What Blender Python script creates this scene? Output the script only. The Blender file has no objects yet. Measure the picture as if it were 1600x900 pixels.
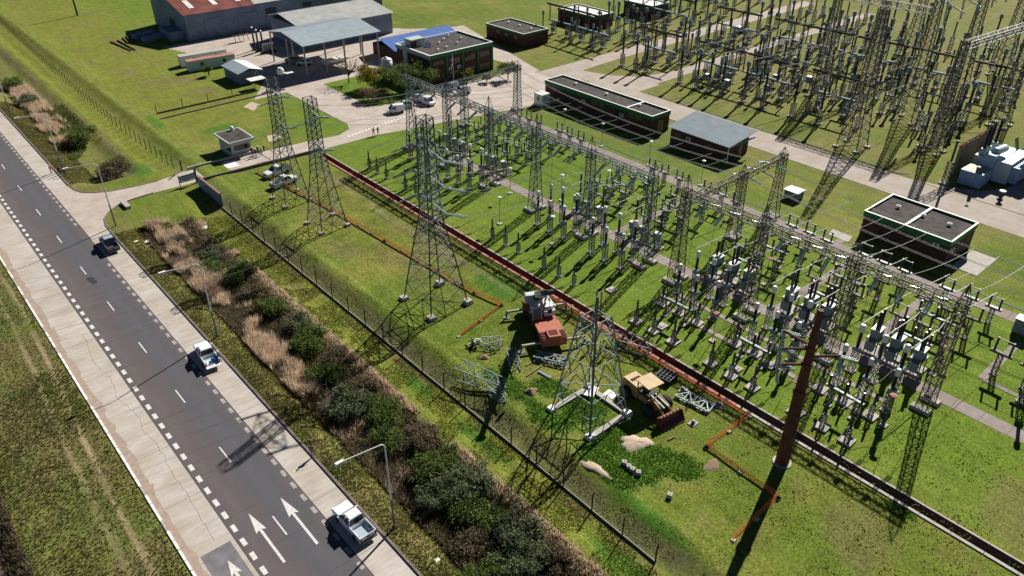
import bpy, bmesh, math, random
import numpy as np
from mathutils import Vector, Matrix
R = math.radians
random.seed(7); RNG = np.random.default_rng(11)
S = bpy.context.scene
COL = S.collection

# ------------------------------------------------------------------ camera, sky, sun, exposure
CAM_H, PITCH, AZ, FPX = 60.0, 32.43, 40.9, 1209.0
cam_d = bpy.data.cameras.new('camera'); cam = bpy.data.objects.new('camera', cam_d); COL.objects.link(cam)
cam.location = (0, 0, CAM_H); cam.rotation_euler = (R(90 - PITCH), 0, R(-AZ))
cam_d.sensor_width = 36; cam_d.lens = 36 * FPX / 1600; cam_d.clip_end = 6000; cam_d.clip_start = 1
S.camera = cam
SUN_AZ, SUN_EL = 17.5, 36.0          # azimuth measured from +x towards +y
w = bpy.data.worlds.new('World'); S.world = w; w.use_nodes = True
nt = w.node_tree; bg = nt.nodes['Background']
sky = nt.nodes.new('ShaderNodeTexSky'); sky.sky_type = 'NISHITA'; sky.sun_disc = False
sky.sun_elevation = R(SUN_EL); sky.sun_rotation = R(90 - SUN_AZ); sky.altitude = 30
sky.dust_density = 0.0; sky.air_density = 0.3; sky.ozone_density = 2.0
nt.links.new(sky.outputs[0], bg.inputs[0]); bg.inputs[1].default_value = 0.05
sun_d = bpy.data.lights.new('sun', 'SUN'); sun = bpy.data.objects.new('sun', sun_d); COL.objects.link(sun)
sun_d.energy = 5.0; sun_d.angle = R(0.53); sun_d.color = (1, 0.945, 0.86)
sd = Vector((math.cos(R(SUN_AZ)) * math.cos(R(SUN_EL)), math.sin(R(SUN_AZ)) * math.cos(R(SUN_EL)), math.sin(R(SUN_EL))))
sun.rotation_euler = sd.to_track_quat('Z', 'Y').to_euler(); sun.location = (120, 60, 120)
S.view_settings.view_transform = 'Standard'; S.view_settings.look = 'None'
S.view_settings.exposure = 0.64; S.view_settings.gamma = 1.0; S.view_settings.use_curve_mapping = False
S.cycles.max_bounces = 6; S.cycles.transparent_max_bounces = 8

# ------------------------------------------------------------------ helpers
def P(px, py, z=0.0):
    """survey helper: where the sight line through a photo point meets height z"""
    p, a = R(PITCH), R(AZ)
    f = Vector((math.sin(a) * math.cos(p), math.cos(a) * math.cos(p), -math.sin(p)))
    r = Vector((math.cos(a), -math.sin(a), 0)); u = r.cross(f)
    d = f * FPX + r * (px - 800) + u * (450 - py)
    t = (z - CAM_H) / d.z
    return (d.x * t, d.y * t)

def smat(name, col, rough=0.7, metal=0.0, var=0.15, scale=3.0, bump=0.0, island=0.0, spec=0.3, col2=None, detail=4.0):
    m = bpy.data.materials.new(name); m.use_nodes = True
    n = m.node_tree.nodes; l = m.node_tree.links; b = n['Principled BSDF']
    b.inputs['Roughness'].default_value = rough; b.inputs['Metallic'].default_value = metal
    b.inputs['Specular IOR Level'].default_value = spec
    tc = n.new('ShaderNodeNewGeometry'); tx = n.new('ShaderNodeTexNoise')
    tx.inputs['Scale'].default_value = scale; tx.inputs['Detail'].default_value = detail
    l.new(tc.outputs['Position'], tx.inputs['Vector'])
    rp = n.new('ShaderNodeValToRGB'); l.new(tx.outputs['Fac'], rp.inputs[0])
    c2 = col2 if col2 else [c * (1 + var) for c in col]
    c1 = [c * (1 - var) for c in col]
    rp.color_ramp.elements[0].position = 0.3; rp.color_ramp.elements[0].color = (*c1, 1)
    rp.color_ramp.elements[1].position = 0.7; rp.color_ramp.elements[1].color = (*c2, 1)
    out = rp.outputs[0]
    if island:
        hs = n.new('ShaderNodeHueSaturation'); l.new(out, hs.inputs['Color'])
        mp = n.new('ShaderNodeMapRange'); l.new(tc.outputs['Random Per Island'], mp.inputs[0])
        mp.inputs[3].default_value = 1 - island; mp.inputs[4].default_value = 1 + island
        l.new(mp.outputs[0], hs.inputs['Value'])
        mp2 = n.new('ShaderNodeMapRange'); l.new(tc.outputs['Random Per Island'], mp2.inputs[0])
        mp2.inputs[3].default_value = 0.5 + 0.06 * island; mp2.inputs[4].default_value = 0.5 - 0.06 * island
        l.new(mp2.outputs[0], hs.inputs['Hue']); out = hs.outputs[0]
    l.new(out, b.inputs['Base Color'])
    if bump:
        bp = n.new('ShaderNodeBump'); bp.inputs['Strength'].default_value = bump; bp.inputs['Distance'].default_value = 0.05
        l.new(tx.outputs['Fac'], bp.inputs['Height']); l.new(bp.outputs[0], b.inputs['Normal'])
    return m

M = {}
M['steel'] = smat('galvanised steel', (0.135, 0.155, 0.15), 0.55, 0.25, 0.25, 2.0)
M['steel_new'] = smat('new galvanised steel', (0.205, 0.25, 0.26), 0.5, 0.15, 0.2, 2.0)
M['steel_old'] = smat('weathered steel', (0.10, 0.10, 0.08), 0.7, 0.1, 0.3, 2.0, col2=(0.19, 0.17, 0.125))
M['porcelain'] = smat('brown porcelain', (0.035, 0.027, 0.026), 0.28, 0, 0.2, 2.0, spec=0.5)
M['greyporc'] = smat('grey porcelain', (0.32, 0.32, 0.31), 0.4, 0, 0.1, 2.0)
M['whitecap'] = smat('white cap paint', (0.72, 0.72, 0.69), 0.45, 0, 0.08, 2.0)
M['cabinet'] = smat('grey cabinet paint', (0.20, 0.25, 0.285), 0.75, 0, 0.12, 1.5, spec=0.15)
M['glass_ins'] = smat('green glass discs', (0.34, 0.44, 0.43), 0.2, 0, 0.15, 3.0, spec=0.6)
M['bus'] = smat('aluminium tube', (0.68, 0.67, 0.62), 0.4, 0.2, 0.05, 2.0)
M['wire'] = smat('aluminium conductor', (0.42, 0.42, 0.40), 0.5, 0.4, 0.05, 2.0)
M['concrete'] = smat('concrete', (0.42, 0.39, 0.345), 0.9, 0, 0.16, 0.9, 0.1, detail=8)
M['padconc'] = smat('pad concrete', (0.40, 0.375, 0.335), 0.9, 0, 0.15, 1.5, detail=8)
M['duct'] = smat('duct cover concrete', (0.30, 0.26, 0.225), 0.9, 0, 0.2, 1.2, detail=8)
M['whitepaint'] = smat('white paint', (0.78, 0.78, 0.75), 0.6, 0, 0.06, 3.0)
M['black'] = smat('black rubber', (0.02, 0.02, 0.02), 0.8, 0, 0.2, 3.0)
M['dark'] = smat('dark steel', (0.035, 0.035, 0.035), 0.7, 0, 0.3, 3.0)
M['glass'] = smat('window glass', (0.02, 0.025, 0.03), 0.08, 0, 0.1, 2.0, spec=0.6)
M['carwhite'] = smat('white car paint', (0.74, 0.75, 0.76), 0.25, 0, 0.03, 1.0, spec=0.5)
M['cargrey'] = smat('grey car paint', (0.13, 0.15, 0.17), 0.3, 0.2, 0.05, 1.0, spec=0.5)
M['carroof'] = smat('silver blue roof paint', (0.42, 0.50, 0.56), 0.3, 0.2, 0.05, 1.0, spec=0.5)
M['red'] = smat('red lamp', (0.4, 0.02, 0.02), 0.3)
M['lamp'] = smat('lamp lens', (0.7, 0.72, 0.72), 0.2)
M['rustpole'] = smat('rust brown pole', (0.088, 0.029, 0.022), 0.75, 0, 0.35, 0.9, col2=(0.15, 0.05, 0.036))
M['brick'] = smat('dark red brick', (0.085, 0.044, 0.038), 0.9, 0, 0.25, 1.0)
M['green'] = smat('green trim paint', (0.022, 0.16, 0.055), 0.6, 0, 0.12, 1.0)
M['bitumen'] = smat('roof bitumen', (0.045, 0.038, 0.038), 0.95, 0, 0.35, 0.8, col2=(0.085, 0.072, 0.068), detail=10)
M['plaster'] = smat('pale green plaster', (0.40, 0.46, 0.43), 0.85, 0, 0.1, 1.0)
M['tinblue'] = smat('blue roof sheet', (0.05, 0.14, 0.42), 0.5, 0.1, 0.15, 1.0)
M['tingrey'] = smat('grey roof sheet', (0.31, 0.37, 0.41), 0.75, 0, 0.1, 0.5, spec=0.15)
M['tinold'] = smat('weathered roof sheet', (0.34, 0.38, 0.385), 0.8, 0, 0.18, 0.35, col2=(0.43, 0.42, 0.39))
M['tinred'] = smat('rusted red roof sheet', (0.155, 0.035, 0.026), 0.85, 0, 0.3, 0.35, col2=(0.23, 0.07, 0.05))
M['tinwall'] = smat('blue grey wall sheet', (0.17, 0.22, 0.29), 0.7, 0.05, 0.2, 0.35)
M['orange'] = smat('orange net', (0.85, 0.24, 0.06), 0.8, 0, 0.15, 2.0)
M['trenchred'] = smat('red earth', (0.11, 0.028, 0.024), 0.95, 0, 0.3, 1.5)
M['lippink'] = smat('pink stained concrete', (0.34, 0.165, 0.125), 0.9, 0, 0.3, 1.0)
M['craneorange'] = smat('faded orange paint', (0.37, 0.105, 0.058), 0.6, 0, 0.12, 1.5)
M['cranewhite'] = smat('crane white paint', (0.52, 0.55, 0.55), 0.5, 0, 0.12, 1.5)
M['yellow'] = smat('loader yellow paint', (0.30, 0.195, 0.075), 0.75, 0, 0.2, 1.5)
M['yellowpale'] = smat('faded yellow paint', (0.50, 0.37, 0.20), 0.6, 0, 0.12, 1.5)
M['sand'] = smat('sand', (0.46, 0.37, 0.29), 0.95, 0, 0.15, 6.0, 0.4, detail=8)
M['soil'] = smat('bare soil', (0.22, 0.15, 0.10), 0.95, 0, 0.25, 2.0, 0.4, detail=8)
M['rubble'] = smat('dark rubble', (0.16, 0.13, 0.12), 0.95, 0, 0.4, 3.0, 0.4, detail=8)
M['leaf'] = smat('green leaves', (0.040, 0.075, 0.022), 0.7, 0, 0.25, 0.9, island=0.5)
M['leafgrey'] = smat('grey green leaves', (0.068, 0.092, 0.050), 0.75, 0, 0.25, 0.8, island=0.5)
M['leafyellow'] = smat('yellow green leaves', (0.12, 0.12, 0.025), 0.7, 0, 0.25, 0.9, island=0.4)
M['leafbrown'] = smat('dry brown twigs', (0.085, 0.06, 0.04), 0.85, 0, 0.25, 0.9, island=0.5)
M['bark'] = smat('bark', (0.06, 0.045, 0.035), 0.9, 0, 0.25, 4.0)
M['reed'] = smat('dry reed', (0.33, 0.25, 0.165), 0.85, 0, 0.2, 0.7, island=0.45)
M['tuft'] = smat('rough grass', (0.085, 0.085, 0.026), 0.85, 0, 0.35, 0.35, island=0.5, col2=(0.12, 0.115, 0.032))
M['tuftdry'] = smat('dry rough grass', (0.115, 0.095, 0.042), 0.85, 0, 0.35, 0.4, island=0.5, col2=(0.07, 0.085, 0.022))
M['tuftlush'] = smat('lush grass', (0.036, 0.10, 0.012), 0.8, 0, 0.3, 0.5, island=0.4)
M['hivis'] = smat('hi vis vest', (0.25, 0.62, 0.05), 0.8)
M['hivor'] = smat('orange vest', (0.75, 0.16, 0.03), 0.8)
M['helmet'] = smat('white helmet', (0.8, 0.8, 0.78), 0.4)
M['helmety'] = smat('yellow helmet', (0.75, 0.42, 0.03), 0.4)
M['hair'] = smat('dark hair', (0.02, 0.015, 0.012), 0.8)
M['signblue'] = smat('sign blue', (0.03, 0.11, 0.36), 0.5)
M['tan'] = smat('tan firewall render', (0.235, 0.19, 0.12), 0.9, 0, 0.3, 0.6, detail=8)
M['xfblue'] = smat('transformer blue paint', (0.20, 0.33, 0.50), 0.45, 0, 0.08, 0.8)
M['xfpale'] = smat('transformer pale paint', (0.44, 0.56, 0.57), 0.45, 0, 0.08, 0.8)
M['flag'] = smat('pale blue flag', (0.42, 0.60, 0.70), 0.8)
M['timber'] = smat('timber', (0.25, 0.19, 0.11), 0.85, 0, 0.2, 3)
M['conduct'] = smat('asphalt patch', (0.16, 0.155, 0.165), 0.9, 0, 0.2, 1.0, detail=8)

def fmat(name, col, island=.4, trans=.4, scale=.8, var=.25):
    m = bpy.data.materials.new(name); m.use_nodes = True; n = m.node_tree.nodes; l = m.node_tree.links; n.remove(n['Principled BSDF'])
    geo = n.new('ShaderNodeNewGeometry'); tx = n.new('ShaderNodeTexNoise'); tx.inputs['Scale'].default_value = scale; tx.inputs['Detail'].default_value = 4; l.new(geo.outputs['Position'], tx.inputs['Vector'])
    rp = n.new('ShaderNodeValToRGB'); l.new(tx.outputs['Fac'], rp.inputs[0]); rp.color_ramp.elements[0].position = .32; rp.color_ramp.elements[1].position = .68
    rp.color_ramp.elements[0].color = (*[c*(1-var) for c in col], 1); rp.color_ramp.elements[1].color = (*[c*(1+var) for c in col], 1)
    hs = n.new('ShaderNodeHueSaturation'); l.new(rp.outputs[0], hs.inputs['Color']); mp = n.new('ShaderNodeMapRange'); l.new(geo.outputs['Random Per Island'], mp.inputs[0]); mp.inputs[3].default_value = 1-island; mp.inputs[4].default_value = 1+island; l.new(mp.outputs[0], hs.inputs['Value'])
    mp2 = n.new('ShaderNodeMapRange'); l.new(geo.outputs['Random Per Island'], mp2.inputs[0]); mp2.inputs[3].default_value = .53; mp2.inputs[4].default_value = .47; l.new(mp2.outputs[0], hs.inputs['Hue'])
    d = n.new('ShaderNodeBsdfDiffuse'); t = n.new('ShaderNodeBsdfTranslucent'); l.new(hs.outputs[0], d.inputs[0]); l.new(hs.outputs[0], t.inputs[0])
    mx = n.new('ShaderNodeMixShader'); mx.inputs[0].default_value = trans; l.new(d.outputs[0], mx.inputs[1]); l.new(t.outputs[0], mx.inputs[2]); l.new(mx.outputs[0], n['Material Output'].inputs[0]); return m
M['leaf'] = fmat('green leaves', (0.125, 0.175, 0.05), .5); M['leafgrey'] = fmat('grey green leaves', (0.16, 0.19, 0.105)); M['leafyellow'] = fmat('yellow green leaves', (0.22, 0.20, 0.035))
M['leafbrown'] = fmat('dry brown twigs', (0.19, 0.155, 0.095)); M['reed'] = fmat('dry reed', (0.60, 0.48, 0.345), .35, .5); M['tuft'] = fmat('rough grass', (0.20, 0.215, 0.048), .35, .45, .35); M['tuftdry'] = fmat('dry rough grass', (0.235, 0.195, 0.08), .4, .45, .4)
M['tuftlush'] = fmat('lush grass', (0.13, 0.25, 0.036), .35, .5, .5); M['tuftdark'] = fmat('weed clumps', (0.14, 0.165, 0.05), .4, .45, .4)
class MB:
    def __init__(s): s.v = []; s.f = []
    def add(s, vs, fs):
        o = len(s.v); s.v.extend([tuple(a) for a in vs]); s.f.extend([tuple(i + o for i in f) for f in fs]); return s
    def box(s, x0, x1, y0, y1, z0, z1):
        return s.add([(x0,y0,z0),(x1,y0,z0),(x1,y1,z0),(x0,y1,z0),(x0,y0,z1),(x1,y0,z1),(x1,y1,z1),(x0,y1,z1)],
                     [(0,3,2,1),(4,5,6,7),(0,1,5,4),(1,2,6,5),(2,3,7,6),(3,0,4,7)])
    def cbox(s, cx, cy, cz, sx, sy, sz): return s.box(cx-sx/2,cx+sx/2,cy-sy/2,cy+sy/2,cz-sz/2,cz+sz/2)
    def hexa(s, b, t):   # four bottom and four top corners
        return s.add(list(b) + list(t), [(0,3,2,1),(4,5,6,7),(0,1,5,4),(1,2,6,5),(2,3,7,6),(3,0,4,7)])
    def bar(s, p, q, w, h=None):
        p = Vector(p); q = Vector(q); d = q - p
        if d.length < 1e-6: return s
        d.normalize(); up = Vector((0,0,1)) if abs(d.z) < 0.9 else Vector((1,0,0))
        a = d.cross(up).normalized() * w / 2; b = a.cross(d).normalized() * (h or w) / 2
        vs = [p-a-b, p+a-b, p+a+b, p-a+b, q-a-b, q+a-b, q+a+b, q-a+b]
        return s.add(vs, [(0,3,2,1),(4,5,6,7),(0,1,5,4),(1,2,6,5),(2,3,7,6),(3,0,4,7)])
    def tube(s, p, q, r0, r1=None, n=8, caps=True):
        p = Vector(p); q = Vector(q); d = (q - p).normalized(); r1 = r0 if r1 is None else r1
        up = Vector((0,0,1)) if abs(d.z) < 0.9 else Vector((1,0,0))
        a = d.cross(up).normalized(); b = a.cross(d).normalized(); vs = []
        for c, r in ((p, r0), (q, r1)):
            for i in range(n):
                t = 2*math.pi*i/n; vs.append(c + a*math.cos(t)*r + b*math.sin(t)*r)
        fs = [(i,(i+1)%n,n+(i+1)%n,n+i) for i in range(n)]
        if caps: fs += [tuple(range(n-1,-1,-1)), tuple(range(n,2*n))]
        return s.add(vs, fs)
    def path(s, pts, r, n=5):
        for a, b in zip(pts[:-1], pts[1:]): s.tube(a, b, r, r, n, False)
        return s
    def lathe(s, prof, c=(0,0,0), n=8, axis=None):
        vs = []; fs = []; c = Vector(c)
        if axis is None: A, B, D = Vector((1,0,0)), Vector((0,1,0)), Vector((0,0,1))
        else:
            D = Vector(axis).normalized(); up = Vector((0,0,1)) if abs(D.z) < .9 else Vector((1,0,0))
            A = D.cross(up).normalized(); B = D.cross(A)
        k = len(prof)
        for r, z in prof:
            for i in range(n):
                t = 2*math.pi*i/n; vs.append(c + A*(r*math.cos(t)) + B*(r*math.sin(t)) + D*z)
        for j in range(k-1):
            for i in range(n): fs.append((j*n+i, j*n+(i+1)%n, (j+1)*n+(i+1)%n, (j+1)*n+i))
        fs.append(tuple(range(n-1,-1,-1))); fs.append(tuple((k-1)*n+i for i in range(n)))
        return s.add(vs, fs)
    def prism(s, prof, x0, x1):  # profile of (y,z) swept along x
        n = len(prof); vs = [(x0,y,z) for y,z in prof] + [(x1,y,z) for y,z in prof]
        fs = [(i,(i+1)%n,n+(i+1)%n,n+i) for i in range(n)] + [tuple(range(n-1,-1,-1)), tuple(range(n,2*n))]
        return s.add(vs, fs)
    def slab(s, poly, z0, z1):
        n = len(poly); vs = [(x,y,z0) for x,y in poly] + [(x,y,z1) for x,y in poly]
        fs = [(i,(i+1)%n,n+(i+1)%n,n+i) for i in range(n)] + [tuple(range(n-1,-1,-1)), tuple(range(n,2*n))]
        return s.add(vs, fs)
    def mesh(s, name, mat, smooth=False):
        me = bpy.data.meshes.new(name); me.from_pydata(s.v, [], s.f); me.materials.append(M[mat] if isinstance(mat, str) else mat)
        if smooth: me.polygons.foreach_set('use_smooth', [True]*len(me.polygons))
        me.update(); return me
    def build(s, name, mat, parent=None, loc=(0,0,0), rz=0, smooth=False):
        return put(s.mesh(name, mat, smooth), name, parent, loc, rz)

def put(me, name, parent=None, loc=(0,0,0), rz=0, sc=None):
    o = bpy.data.objects.new(name, me); COL.objects.link(o); o.parent = parent; o.location = loc; o.rotation_euler = (0,0,rz)
    if sc: o.scale = sc
    return o
def tag(o, label=None, cat=None, group=None, kind=None):
    if label: o['label'] = label
    if cat: o['category'] = cat
    if group: o['group'] = group
    if kind: o['kind'] = kind
    return o
def thing(name, label, cat, loc=(0,0,0), rz=0, group=None):
    o = bpy.data.objects.new(name, None); COL.objects.link(o); o.location = loc; o.rotation_euler = (0,0,rz); o.empty_display_size = 0.3
    return tag(o, label, cat, group)
def place(parts, name, label, cat, loc, rz=0, group=None, sc=1.0):
    """parts: list of (name, mesh, [subparts]); copies share mesh data"""
    t = thing(name, label, cat, loc, rz, group); t.scale = (sc,)*3 if isinstance(sc,(int,float)) else sc
    for p in parts:
        o = put(p[1], p[0], t)
        if len(p) > 2:
            for q in p[2]: put(q[1], q[0], o)
    return t
ORD = ['first','second','third','fourth','fifth','sixth','seventh','eighth','ninth','tenth','eleventh','twelfth','thirteenth','fourteenth','fifteenth',
       'sixteenth','seventeenth','eighteenth','nineteenth','twentieth','twenty-first','twenty-second','twenty-third','twenty-fourth','twenty-fifth','twenty-sixth',
       'twenty-seventh','twenty-eighth','twenty-ninth','thirtieth'] + ['thirty-'+w for w in 'first second third fourth fifth sixth seventh eighth ninth'.split()] + ['fortieth']

# smooth value noise for painting the ground
_lat = RNG.random((256, 256))
def vnoise(x, y, s, o=0):
    x = x / s + 17.3*o; y = y / s + 9.1*o
    xi = np.floor(x).astype(int); yi = np.floor(y).astype(int); fx = x - xi; fy = y - yi
    fx = fx*fx*(3-2*fx); fy = fy*fy*(3-2*fy)
    g = lambda a, b: _lat[a % 256, b % 256]
    return (g(xi,yi)*(1-fx)+g(xi+1,yi)*fx)*(1-fy) + (g(xi,yi+1)*(1-fx)+g(xi+1,yi+1)*fx)*fy
def fbm(x, y, s, o=0): return sum(vnoise(x, y, s/2**k, o+k)*0.5**(k+1) for k in range(4)) / 0.9375
def sstep(a, b, x): t = np.clip((x-a)/(b-a), 0, 1); return t*t*(3-2*t)
def blob(x, y, cx, cy, rx, ry, ang=0):
    c, s_ = math.cos(ang), math.sin(ang); dx, dy = x-cx, y-cy
    d = np.sqrt(((dx*c+dy*s_)/rx)**2 + ((-dx*s_+dy*c)/ry)**2)
    return 1 - sstep(0.6, 1.15, d + 0.7*(fbm(x, y, 5, 3)-0.5))
def ground_z(x, y):
    x = np.asarray(x, float); y = np.asarray(y, float)
    z = -1.3*sstep(24.6, 28.5, x)*(1-sstep(33, 37.5, x))*(1-sstep(122, 127, y)*(1-sstep(147, 152, y)))
    b = sstep(35, 39, x)*(1-sstep(41.6, 45.0, x))
    z = z - 0.55*b*(1-sstep(124, 130, y)*(1-sstep(144, 150, y)))
    z = z + 0.22*sstep(43, 45.2, x)*(1-sstep(46, 50, x))
    z = z - 0.9*(1-sstep(-5.5, -3.2, x))
    rough = (1-sstep(5, 7, x)) + sstep(24.5, 26, x)*(1-sstep(60, 64, x))
    z = z + 0.10*(fbm(x, y, 3.0, 5)-0.5)*rough*(1-sstep(128,131,y)*(1-sstep(147,150,y)))
    return z

# ------------------------------------------------------------------ ground sheet
def rng(a, b, st): return list(np.arange(a, b, st))
TR0, TR1 = 65.05, 66.25                                    # open trench, inner faces
xs = [-3000,-1500,-700,-300,-150,-80,-50,-30,-22,-16] + rng(-12, 65.0, 0.45) + [TR0-0.02, TR0, TR1, TR1+0.02] + rng(66.6, 125, 0.7) + rng(125, 300, 2.0) + [310,330,360,420,550,800,1500,3000]
ys = [-3000,-1500,-700,-300,-150,-80,-40,-20,-8] + rng(-4, 140, 0.5) + rng(140, 330, 1.2) + [335,350,380,430,520,700,1000,1800,3000]
xs = np.array(sorted(set(xs))); ys = np.array(sorted(set(ys)))
X, Y = np.meshgrid(xs, ys, indexing='ij')
Z = ground_z(X, Y)
onroad = ((X > 7.7) & (X < 23.5)); Z = np.where(onroad, -0.06, Z)
Z = np.where((X >= TR0-0.001) & (X <= TR1+0.001) & (Y > -5) & (Y < 133.6), -1.15, Z)
def mix(a, b, t): return a*(1-t[..., None]) + np.array(b)*t[..., None]
n1 = fbm(X, Y, 9, 1); n2 = fbm(X, Y, 24, 2); n3 = fbm(X, Y, 3.5, 4)
C = np.zeros(X.shape + (3,)); C[:] = (0.135, 0.168, 0.024)
C = mix(C, (0.205, 0.200, 0.042), sstep(0.45, 0.72, n1))
C = mix(C, (0.100, 0.150, 0.016), sstep(0.52, 0.75, n2)*0.8)
C = mix(C, (0.190, 0.150, 0.055), sstep(0.60, 0.80, n3)*0.4)
yard = sstep(66.5, 67.5, X)*(1-sstep(110, 114, X)); C = mix(C, (0.122, 0.195, 0.016), yard*0.65)
rear = sstep(126, 132, X)*(1-sstep(150, 175, Y)); C = mix(C, (0.200, 0.175, 0.055), rear*0.85*(0.35+0.6*sstep(0.35, 0.6, n1)))
far = sstep(150, 170, Y)*(1-sstep(60, 90, X)); C = mix(C, (0.180, 0.188, 0.030), far*0.7); C = mix(C, (0.20, 0.155, 0.07), far*sstep(0.6, 0.75, n3)*0.5)
lv = 1-sstep(7.2, 8.4, X); C = mix(C, (0.165, 0.135, 0.058), lv*(0.5+0.45*sstep(0.3, 0.6, n3))); C = mix(C, (0.085, 0.140, 0.026), lv*0.5*sstep(0.55, 0.68, n1))
trk = np.exp(-((X-5.6-0.5*np.sin(Y/14)-0.012*(Y-55))/0.22)**2) + np.exp(-((X-3.9-0.5*np.sin(Y/14)-0.01*(Y-55))/0.22)**2)*0.7
C = mix(C, (0.33, 0.24, 0.155), lv*np.clip(trk, 0, 1)*sstep(0.35, 0.55, n3+0.15))
vg = sstep(23.2, 24.0, X)*(1-sstep(27.0, 29.0, X)); C = mix(C, (0.160, 0.140, 0.050), vg*(0.45+0.5*sstep(0.4, 0.65, n3)))
dt = sstep(27, 29, X)*(1-sstep(33, 35.5, X))*(0.55+0.45*sstep(.35,.6,n3))*(1-.5*sstep(150,156,Y))*(1-sstep(120, 126, Y)*(1-sstep(146, 152, Y))); C = mix(C, (0.165, 0.135, 0.07), dt*0.85)
db = np.exp(-((X-35.3-(n1-0.5)*2)/0.9)**2)*(1-sstep(118, 126, Y)*(1-sstep(146, 152, Y))); C = mix(C, (0.27, 0.20, 0.12), db*0.6)
st = sstep(36, 37.5, X)*(1-sstep(40.6, 41.1, X)); C = mix(C, (0.185, 0.195, 0.030), st*0.6)
fl = np.exp(-((X-40.3)/0.5)**2); C = mix(C, (0.19, 0.14, 0.07), fl*sstep(0.4, 0.65, n3)*(1-sstep(124, 128, Y)))
bk = (1-.75*sstep(124, 146, Y))*sstep(41.0, 41.5, X)*(1-sstep(43.2, 44.4, X)); C = mix(C, (0.115, 0.108, 0.052), bk*(0.5+0.35*sstep(.35,.5,n3)))  # bank strip: rough turf, with slope shading painted in as a darker tone
rd = np.exp(-((X-45.3)/0.55)**2); C = mix(C, (0.205, 0.235, 0.050), rd*0.6)
lush = sum(blob(X, Y, *b) for b in ((47.0,54.5,1.9,4.6),(50.8,46.2,3.4,3.4),(46.6,47.6,2.2,4.2),(49.5,40.5,3.0,2.4),(46.2,38.5,1.6,5.0),(51.5,34.5,2.6,4.4,0.3),(48.3,35.6,1.8,3.2),
      (50.5,51.5,2.0,2.2),(64,15,1.0,2.0),(57,7,1.4,2.4),(39,50,1.2,5),(39.2,63,1.3,4),(38.6,28,1.4,5),(44.5,30,1.0,6),(60.5,73.5,2.2,5.0),(36.0,150,2,4),(56,160,5,3),(47,172,1.5,6)))
C = mix(C, (0.060, 0.150, 0.016), np.clip(lush, 0, 1)*0.85)
dry = sum(blob(X, Y, *b) for b in ((52.5,110,2.5,5),(50,97,3.0,5),(62,118,1.3,12),(60.2,92,1.3,14),(54,90,2.2,7),(70,4,3,6),(75,8,4,3),(72.8,-1,4,4),(58,16,5,4),(62,235,6,4),(66,247,7,5),(60,200,8,6),(64,187,5,4),(38.5,92,1.2,4)))
C = mix(C, (0.185, 0.145, 0.062), np.clip(dry, 0, 1)*0.55)
bare = sum(blob(X, Y, *b) for b in ((61.3,121,0.5,9),(61.0,86,0.55,16),(60.8,104,0.5,8)))
C = mix(C, (0.21, 0.19, 0.12), np.clip(bare, 0, 1)*0.55)
trn = (X >= TR0-0.001) & (X <= TR1+0.001) & (Y < 133.6); C = np.where(trn[..., None], np.where((Y > 45)[..., None], (0.12, 0.035, 0.03), (0.035, 0.027, 0.025)), C)  # red earth, then a near-black stretch with the trench's shade painted in
C = C*np.array([0.85, 0.93, 0.84])
nx, ny = X.shape
vv = np.stack([X.ravel(), Y.ravel(), Z.ravel()], 1)
ii = (np.arange(nx-1)[:, None]*ny + np.arange(ny-1)[None, :]).ravel()
ff = np.stack([ii, ii+ny, ii+ny+1, ii+1], 1)
me = bpy.data.meshes.new('ground'); me.vertices.add(len(vv)); me.vertices.foreach_set('co', vv.ravel())
me.loops.add(ff.size); me.loops.foreach_set('vertex_index', ff.ravel().astype(np.int32))
me.polygons.add(len(ff)); me.polygons.foreach_set('loop_start', np.arange(0, ff.size, 4, dtype=np.int32))
me.polygons.foreach_set('use_smooth', [True]*len(ff)); me.update(calc_edges=True)
ca = me.color_attributes.new('turf', 'FLOAT_COLOR', 'POINT')
ca.data.foreach_set('color', np.concatenate([C.reshape(-1, 3), np.ones((nx*ny, 1))], 1).astype(np.float32).ravel())
gm = bpy.data.materials.new('turf'); gm.use_nodes = True; n = gm.node_tree.nodes; l = gm.node_tree.links; b = n['Principled BSDF']
b.inputs['Roughness'].default_value = 0.95; b.inputs['Specular IOR Level'].default_value = 0.1
at = n.new('ShaderNodeVertexColor'); at.layer_name = 'turf'
geo = n.new('ShaderNodeNewGeometry')
def noise_fac(sc, det, lo, hi, a, c):
    t = n.new('ShaderNodeTexNoise'); t.inputs['Scale'].default_value = sc; t.inputs['Detail'].default_value = det; t.inputs['Roughness'].default_value = 0.65
    l.new(geo.outputs['Position'], t.inputs['Vector'])
    mp = n.new('ShaderNodeMapRange'); l.new(t.outputs['Fac'], mp.inputs[0]); mp.inputs[1].default_value = lo; mp.inputs[2].default_value = hi
    mp.inputs[3].default_value = a; mp.inputs[4].default_value = c; return t, mp.outputs[0]
t1, f1 = noise_fac(3.6, 9, 0.3, 0.7, 0.5, 1.5)
t2, f2 = noise_fac(0.45, 6, 0.3, 0.7, 0.82, 1.18)
mu = n.new('ShaderNodeMath'); mu.operation = 'MULTIPLY'; l.new(f1, mu.inputs[0]); l.new(f2, mu.inputs[1])
mx = n.new('ShaderNodeMix'); mx.data_type = 'RGBA'; mx.blend_type = 'MULTIPLY'; mx.inputs['Factor'].default_value = 1
l.new(at.outputs[0], mx.inputs[6]); l.new(mu.outputs[0], mx.inputs[7])
vsc = n.new('ShaderNodeVectorMath'); vsc.operation = 'MULTIPLY'; l.new(geo.outputs['Position'], vsc.inputs[0]); vsc.inputs[1].default_value = (2.6, 0.22, 1)
tm = n.new('ShaderNodeTexNoise'); tm.inputs['Scale'].default_value = 0.8; tm.inputs['Detail'].default_value = 6; l.new(vsc.outputs[0], tm.inputs['Vector'])
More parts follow.
